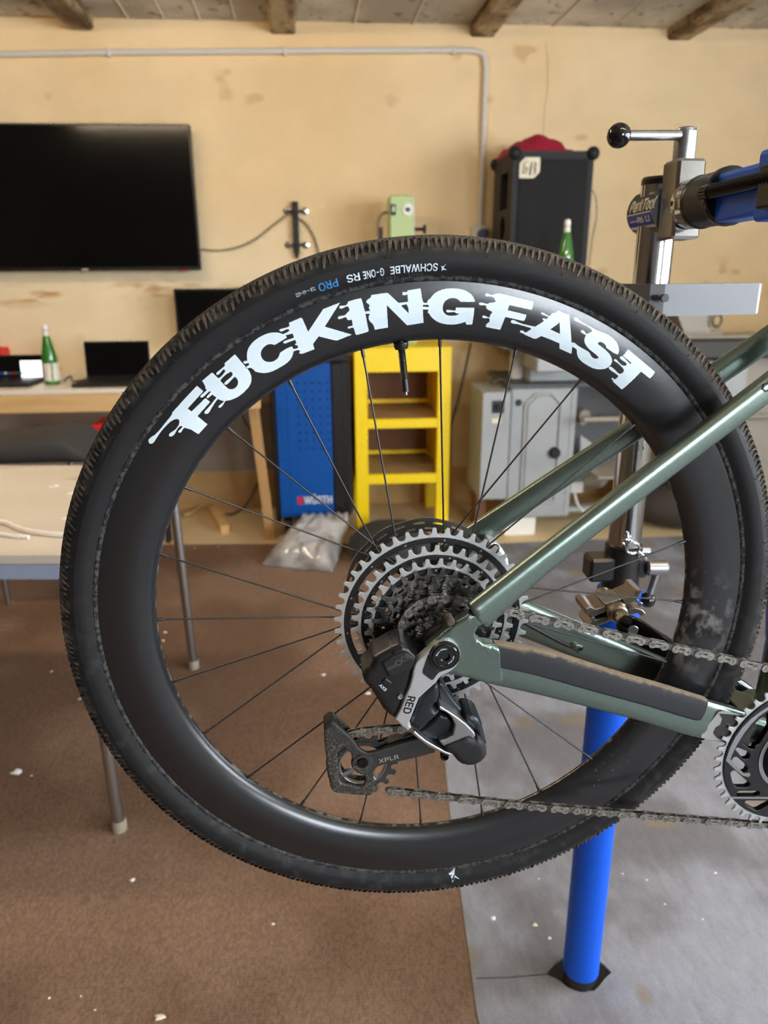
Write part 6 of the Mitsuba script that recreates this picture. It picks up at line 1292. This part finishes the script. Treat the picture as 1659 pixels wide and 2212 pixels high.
# far hose and its port
hp = [(.09763,-.0361),(.11671,-.04749),(.13885,-.06095),(.15849,-.07268),(.17141,-.07879),(.1803,-.08768)]
bp_('brake_hose', tube(curve([(u, v, w) for (u, v), w in zip(hp, (-.052, -.050, -.049, -.048, -.047, -.0475))]), .0024, 12), 'black', 40)
pt = [(.17534,-.07718)][0]
bpart(FK, 'hose_port', xf(lathe([(.0030, .004), (.0042, .0035), (.0062, .0010), (.0085, -.003)], 28), np.array([[1.35, 0, .25, pt[0]], [-.35, 1, -.1, pt[1]], [0, 0, 1, -.0465], [0, 0, 0, 1.0]])), 'paint', 40)
cp_ = Polygon([(.06734,.05682),(.07537,.05439),(.08427,.04508),(.09036,.03368),(.09423,.01743),(.09254,.00122),(.08489,.00161),(.08189,.02179),(.07414,.03762),(.06579,.04643)]).buffer(0)
bp_('brake_caliper', pillow(cp_, -.062, -.040, .004, step=.002), 'alu', 40, label='silver brake caliper')
(su, sv), = [(.07422,.04745)][:1]
bpart(bike + '__brake_caliper', 'bolt', trimesh.creation.icosphere(3, .0052).apply_translation((su, sv, -.0395)), 'blackmat', True)
# ---- rear derailleur
DK = bike + '__rear_derailleur'
CR = '780,1380,5.53|'
axle = np.array([.0, .0])
silver = Polygon([(-.01132,.00676),(-.00874,.00955),(-.00614,.01107),(-.00277,.01195),(.00061,.01208),(.00402,.01154),(.00708,.0101),(.01017,.0078),(.01252,.00487),(.01398,.00181),(.01446,-.00119),(.01441,-.0046),(.01366,-.00755),(.01223,-.01089),(.0104,-.01378),(.00742,-.01678),(.00442,-.019),(-.00239,-.02245),(-.00464,-.0249),(-.00724,-.02908),(-.01895,-.04056),(-.02274,-.04471),(-.02686,-.05642),(-.0314,-.06959),(-.03099,-.0728),(-.02941,-.07519),(-.03266,-.07905),(-.03876,-.07266),(-.04459,-.06544),(-.04228,-.06022),(-.03998,-.05547),(-.03581,-.04422),(-.0313,-.03137),(-.02946,-.02367),(-.02839,-.01597),(-.0273,-.0109),(-.02582,-.00757),(-.02359,-.00474),(-.02098,-.00235)]).buffer(0)
bpart(DK, 'hanger_plate', pillow(silver, .0765, .0862, .0012, step=.0016), 'alu', 40, label='brushed silver outer plate')
inset = unary_union([Polygon([(-.01566,-.00041),(-.01292,.0028),(-.01057,.00577),(-.00509,-.01174),(.0075,-.01256),(.00414,-.01535),(-.00457,-.01823),(-.00755,-.02192),(-.00939,-.02527),(-.01206,-.02569),(-.01978,-.01851),(-.02005,-.01548)]).buffer(0), Point(*[(.00046,-.00169)][0]).buffer(.0124, 48)])
bpart(DK, 'hanger_inset', prism(inset.buffer(-.0004), .0860, .0869), 'blackmat', 20, label='black inset')
cbolt = np.array([(-.0002,-.00081)][0])
bpart(DK, 'axle_bolt', xf(lathe([(0, .0012), (.0040, .0012), (.0040, .0032), (.0046, .0038), (.0066, .0038), (.0068, .0028), (.0086, .0028), (.0092, .0036), (.0112, .0036), (.0120, .0026), (.0121, 0)], 64), np.array([[1, 0, 0, cbolt[0]], [0, 1, 0, cbolt[1]], [0, 0, 1, .0865], [0, 0, 0, 1.0]])), 'blackgloss', 25, label='black through-axle bolt')
bpart(DK, 'bolt_ring', mv(lathe([(.0122, .0862), (.0124, .0890), (.0136, .0890), (.0140, .0862)], 64), [*cbolt, 0]), 'black', 25)
def ring_text(s, r, a0, h, ccw=False):
    L = text2d(s, h, True); me = prism(L, 0, .0002).subdivide_to_size(.002); v = me.vertices
    a = a0 - v[:, 0] / r; rr = r + v[:, 1]
    return tm(np.column_stack([cbolt[0] + rr * np.cos(a), cbolt[1] + rr * np.sin(a), v[:, 2] + .0893]), me.faces)
bpart(DK, 'bolt_lettering', ring_text('8mm 25Nm', .0070, math.radians(172), .00150), 'ink', 20, label='tiny pale lettering')
bpart(DK, 'bolt_lettering', ring_text('RED XPLR', .0071, math.radians(2), .00130), 'ink', 20)
rd = np.array([(-.0288,-.04176),(-.03382,-.05963),(-.02667,-.03989)]); dd = rd[1] - rd[0]; ln = np.linalg.norm(dd); dd /= ln
L = text2d('RED', 1.0, True); b = L.bounds; hh = .0072
L = affinity.translate(affinity.scale(L, ln / (b[2] - b[0]), hh, origin=(b[0], 0)), -b[0], 0)
fr_ = np.eye(4); fr_[:2, 0] = dd; fr_[:2, 1] = [-dd[1], dd[0]]; fr_[:2, 3] = rd[0] - np.array([-dd[1], dd[0]]) * hh * .55; fr_[2, 3] = .08625
bpart(DK, 'lettering', xf(prism(L, 0, .0002), fr_), 'black', 20, label='black lettering on the silver plate')
hous = Polygon([(-.0387,.01054),(-.0342,.00859),(-.02965,.00367),(-.02546,-.00084),(-.02445,-.00388),(-.02537,-.00938),(-.02686,-.01272),(-.02795,-.01782),(-.03088,-.0333),(-.03541,-.04622),(-.03961,-.05752),(-.04424,-.06755),(-.04928,-.0631),(-.05467,-.05732),(-.05998,-.04624),(-.06674,-.03432),(-.07196,-.02699),(-.07339,-.02084),(-.07297,-.01785),(-.07029,-.01374),(-.0665,-.01056),(-.06421,-.00602),(-.06343,-.00225),(-.06117,-.0007),(-.05442,.0031),(-.04842,.00652)]).buffer(0)
bpart(DK, 'motor_housing', pillow(hous, .052, .0840, .0060, step=.0024), 'black', 50, label='black motor housing')
pk = Polygon([(-.05695,-.00586),(-.05245,-.00276),(-.04796,.00034),(-.04123,.00244),(-.03449,.00329),(-.03072,.00094),(-.02617,-.00359),(-.02761,-.01032),(-.02985,-.01446),(-.03966,-.01897),(-.04873,-.02138),(-.05099,-.01908),(-.05324,-.01463)]).buffer(0)
bpart(DK, 'battery', pillow(pk, .080, .0862, .0022, step=.0018), 'blackmat', 45, label='black battery pack')
bt2 = Polygon([(-.04847,.00355),(-.04434,.00626),(-.03757,.0088),(-.03228,.00594),(-.02501,-.0026),(-.02611,-.00638),(-.03375,.00008),(-.04131,-.00072),(-.04735,-.00247)]).buffer(0)
bpart(DK, 'battery_latch', pillow(bt2, .058, .0845, .0030, step=.002), 'black', 45)
btn = Polygon([(-.0564,-.02507),(-.05321,-.02165),(-.04754,-.02653),(-.04732,-.02872),(-.04945,-.03145),(-.05475,-.02821)]).buffer(-.0006).buffer(.0006)
bpart(DK, 'button', pillow(btn, .082, .0856, .0008, step=.001), 'black', 40)
sc_ = [(-.03961,-.04184)][0]
bpart(DK, 'screw', mv(lathe([(0, .0852), (.0012, .0852), (.0014, .0858), (.0024, .0860), (.0028, .0852), (.0028, .083)], 20), [*sc_, 0]), 'alu2', 30)
def flat_text(s, p0, p1, h, w, m, bold=False):
    p0, p1 = np.array(p0), np.array(p1); d_ = p1 - p0; l_ = np.linalg.norm(d_); d_ /= l_; L = text2d(s, h, bold); b = L.bounds
    L = affinity.translate(affinity.scale(L, l_ / (b[2] - b[0]), 1, origin=(b[0], 0)), -b[0], 0)
    f_ = np.eye(4); f_[:2, 0] = d_; f_[:2, 1] = [-d_[1], d_[0]]; f_[:2, 3] = p0; f_[2, 3] = w
    return xf(prism(L, 0, .0002), f_)
q = [(-.0591,-.02954),(-.05359,-.03585),(-.05087,-.01368),(-.04334,-.00972),(-.03808,-.00554),(-.03057,-.00177),(-.04146,-.00592)]
bpart(DK, 'lettering', flat_text('AXS', q[0], q[1], .0028, .0843, 'ink', True), 'ink', 20)
bpart(DK, 'lettering', flat_text('SRAM', q[2], q[3], .0030, .0863, 'ink', True), 'inkfaint', 20)
bpart(DK, 'lettering', flat_text('CE', q[4], q[5], .0046, .0863, 'ink', True), 'inkfaint', 20)
bpart(DK, 'emblem', prism(Point(*q[6]).buffer(.0030).difference(Point(*q[6]).buffer(.0019)), .0863, .0865), 'inkfaint', 20)
body = Polygon([(-.0215,-.05031),(-.01766,-.04583),(-.00615,-.03506),(-.00377,-.03744),(-.0021,-.0429),(-.00234,-.05005),(-.0038,-.05535),(-.00727,-.05872),(-.00785,-.0614),(-.00597,-.06518),(-.00159,-.06687),(-.00428,-.07079),(-.0109,-.07673),(-.01557,-.08284),(-.01754,-.08408),(-.02108,-.08613),(-.02508,-.08304),(-.02827,-.08049),(-.03002,-.07805),(-.03004,-.07529),(-.02529,-.06195)]).buffer(0)
bpart(DK, 'inner_body', pillow(body, .060, .0790, .0050, step=.0024), 'anod', 45, label='dark upper knuckle')
back = Polygon([(-.00121,-.04754),(.00198,-.04592),(.00569,-.04893),(.01125,-.06042),(.01636,-.06826),(.02235,-.07623),(.02885,-.08573),(.0328,-.09225),(.03224,-.09992),(.02796,-.0967),(.01676,-.08246),(.00411,-.06927),(.00076,-.06528),(-.00105,-.05585)]).buffer(0)
bpart(DK, 'rear_link', pillow(back, .046, .0590, .0030, step=.0024), 'anod', 45)
dk = Polygon([(.00071,-.07661),(.00891,-.08097),(.01519,-.08803),(.0131,-.10118),(-.00071,-.10633),(-.0052,-.10645),(-.01179,-.10306),(-.0184,-.09493),(-.01358,-.09199),(-.00639,-.08546)]).buffer(0)
bpart(DK, 'link_window', pillow(dk, .052, .0660, .0030, step=.0024), 'anod', 45)
sl = Polygon([(-.00181,-.06312),(-.00023,-.0626),(.00504,-.06684),(.01035,-.07091),(.01734,-.07699),(.02483,-.08409),(.0299,-.09011),(.03401,-.09563),(.03444,-.09851),(.0328,-.10266),(.02776,-.09894),(.02372,-.10005),(.01407,-.10405),(.00358,-.10799),(-.00103,-.10143),(.00582,-.0996),(.01182,-.09627),(.01328,-.09025),(.01392,-.0842),(.01091,-.07698),(.00717,-.07206),(.0031,-.069),(-.00174,-.0668)]).buffer(0)
bpart(DK, 'outer_link', pillow(sl, .055, .0735, .0014, step=.0016), 'alu2', 40, label='silver outer link')
sl2 = Polygon([(-.02804,-.08986),(-.02447,-.08761),(-.02042,-.09232),(-.01391,-.09895),(-.00328,-.10691),(.00496,-.11283),(.01156,-.11605),(.01322,-.11715),(.00999,-.11862),(.00505,-.11687),(.0001,-.11387),(-.01138,-.10674),(-.02116,-.09744)]).buffer(0)
bpart(DK, 'lower_link', pillow(sl2, .058, .0745, .0014, step=.0016), 'alu2', 40, label='silver lower link')
kb = Polygon([(.00281,-.10788),(.00963,-.10461),(.02566,-.09733),(.02894,-.09806),(.03478,-.10184),(.03645,-.09864),(.04397,-.10686),(.04663,-.11524),(.04721,-.12109),(.04599,-.12536),(.04163,-.13017),(.03758,-.13247),(.03265,-.13353),(.02768,-.13311),(.02183,-.13086),(.0176,-.1269),(.01246,-.11921),(.00497,-.11331)]).buffer(0)
bpart(DK, 'cage_knuckle', pillow(kb, .046, .0755, .0070, step=.0028), 'blackmat', 50, label='black cage knuckle')
kb2 = Polygon([(.02387,-.07879),(.02668,-.07759),(.03241,-.0783),(.037,-.08117),(.04045,-.08568),(.04256,-.09105),(.04333,-.09587),(.04576,-.10469),(.04829,-.11553),(.04271,-.1112),(.03755,-.10645),(.03579,-.09911),(.03131,-.09352),(.02537,-.08738)]).buffer(0)
bpart(DK, 'knuckle_cover', pillow(kb2, .040, .0690, .0060, step=.0026), 'anod', 50)
rb = [(.00667,-.12616)][0]
bpart(DK, 'cage_stop', mv(lathe([(.0022, .058), (.0034, .058), (.0040, .062), (.0040, .0665), (.0030, .0675), (.0022, .0665)], 24), [*rb, 0]), 'black', 30)
# cage with pulley
cage = Polygon([(-.10965,-.0879),(-.10887,-.08651),(-.10388,-.08314),(-.10235,-.08304),(-.10083,-.08366),(-.09547,-.09006),(-.08946,-.0967),(-.08463,-.10294),(-.07979,-.10995),(-.07675,-.11539),(-.07429,-.11819),(-.07119,-.12068),(-.06744,-.12226),(-.06114,-.12149),(-.0523,-.11884),(-.03653,-.11413),(-.01759,-.10967),(-.00177,-.10682),(-.00139,-.12709),(-.02052,-.13197),(-.03965,-.13532),(-.05238,-.1373),(-.05874,-.13943),(-.0608,-.14231),(-.06197,-.14603),(-.06234,-.15137),(-.06215,-.16688),(-.06295,-.17071),(-.06542,-.17284),(-.06864,-.17294),(-.08144,-.17062),(-.09099,-.16859),(-.09987,-.16679),(-.10268,-.16483),(-.10449,-.16157),(-.10565,-.15761),(-.10663,-.14756),(-.1078,-.1338),(-.10867,-.12099),(-.10953,-.10833)]).buffer(0)
hole1 = Polygon([(-.0929,-.11224),(-.08864,-.11666),(-.08375,-.12227),(-.08355,-.12829),(-.08275,-.13666),(-.08094,-.14136),(-.07846,-.14462),(-.07533,-.1468),(-.07217,-.14807),(-.0708,-.14987),(-.07065,-.15373),(-.07167,-.15904),(-.07299,-.16164),(-.07556,-.16273),(-.08064,-.16097),(-.0876,-.15881),(-.0939,-.15633),(-.09576,-.15463),(-.09645,-.1515),(-.09691,-.14458),(-.09727,-.13317),(-.0982,-.12558),(-.0984,-.12108),(-.09705,-.11672),(-.09544,-.11426)]).buffer(0)
bpart(DK, 'cage', pillow(cage.difference(hole1), .0535, .0572, .0013, step=.0018), 'mud', 40, label='muddy black cage plate')
bpart(DK, 'inner_cage', pillow(affinity.scale(cage, .93, .93, origin=tuple(PUL)).difference(Point(*PUL).buffer(.0215)), .0375, .0395, .0008, step=.002), 'mud', 40)
tip_ = Polygon([(-.10966,-.08755),(-.10875,-.08582),(-.10377,-.08245),(-.10236,-.08234),(-.10086,-.08317),(-.1013,-.08819),(-.10474,-.09082),(-.10941,-.09336)]).buffer(0)
bpart(DK, 'cage_tip', pillow(tip_, .0420, .0580, .0018, step=.0018), 'blackmat', 40)
pg = gear(16, .0238, .2)
bpart(DK, 'pulley', mv(cat(prism(pg, .0455, .0485), prism(Point(0, 0).buffer(.0275, 48).difference(Point(0, 0).buffer(.0236, 48)), .0448, .0495)), [*PUL, 0]), 'mud', 30, label='lower jockey pulley')
sp_ = [LineString([(0, 0), (.0238 * math.cos(a), .0238 * math.sin(a))]).buffer(.0027) for a in np.arange(4) * math.pi / 2 + .5] + [Point(0, 0).buffer(.0085), Point(0, 0).buffer(.0245, 48).difference(Point(0, 0).buffer(.0222, 48))]
bpart(DK, 'pulley_spokes', mv(pillow(unary_union(sp_), .0450, .0492, .0008, step=.0016), [*PUL, 0]), 'alu2', 40, label='silver pulley spokes')
bpart(DK, 'pulley_boss', mv(lathe([(0, .0600), (.0040, .0600), (.0046, .0590), (.0100, .0585), (.0112, .0565), (.0112, .0540)], 48), [*[(-.07304,-.13343)][0], 0]), 'mud', 40)
bpart(DK, 'pulley_bolt', mv(lathe([(0, .0602), (.0018, .0602), (.0024, .0612), (.0046, .0612), (.0054, .0600), (.0055, .0585)], 32), [*[(-.07301,-.13134)][0], 0]), 'blackgloss', 30)
bpart(DK, 'upper_pulley', mv(prism(gear(12, .006, .1), .0455, .0485), [*[(.00434,-.09107)][0], 0]), 'darksteel', 30)
bpart(DK, 'arm', pillow(Polygon([(-.04804,-.11795),(-.03524,-.11368),(-.01928,-.10665),(-.0065,-.10314),(-.00634,-.11291),(-.02238,-.11846),(-.03843,-.12401),(-.04613,-.12416)]).buffer(0), .0400, .0500, .0015, step=.002), 'mud', 40)
q = [(-.05657,-.13481),(-.03721,-.13059)]
bpart(DK, 'lettering', flat_text('XPLR', q[0], q[1], .0048, .0573, 'ink'), 'motor', 20, label='faint grey lettering on the cage')
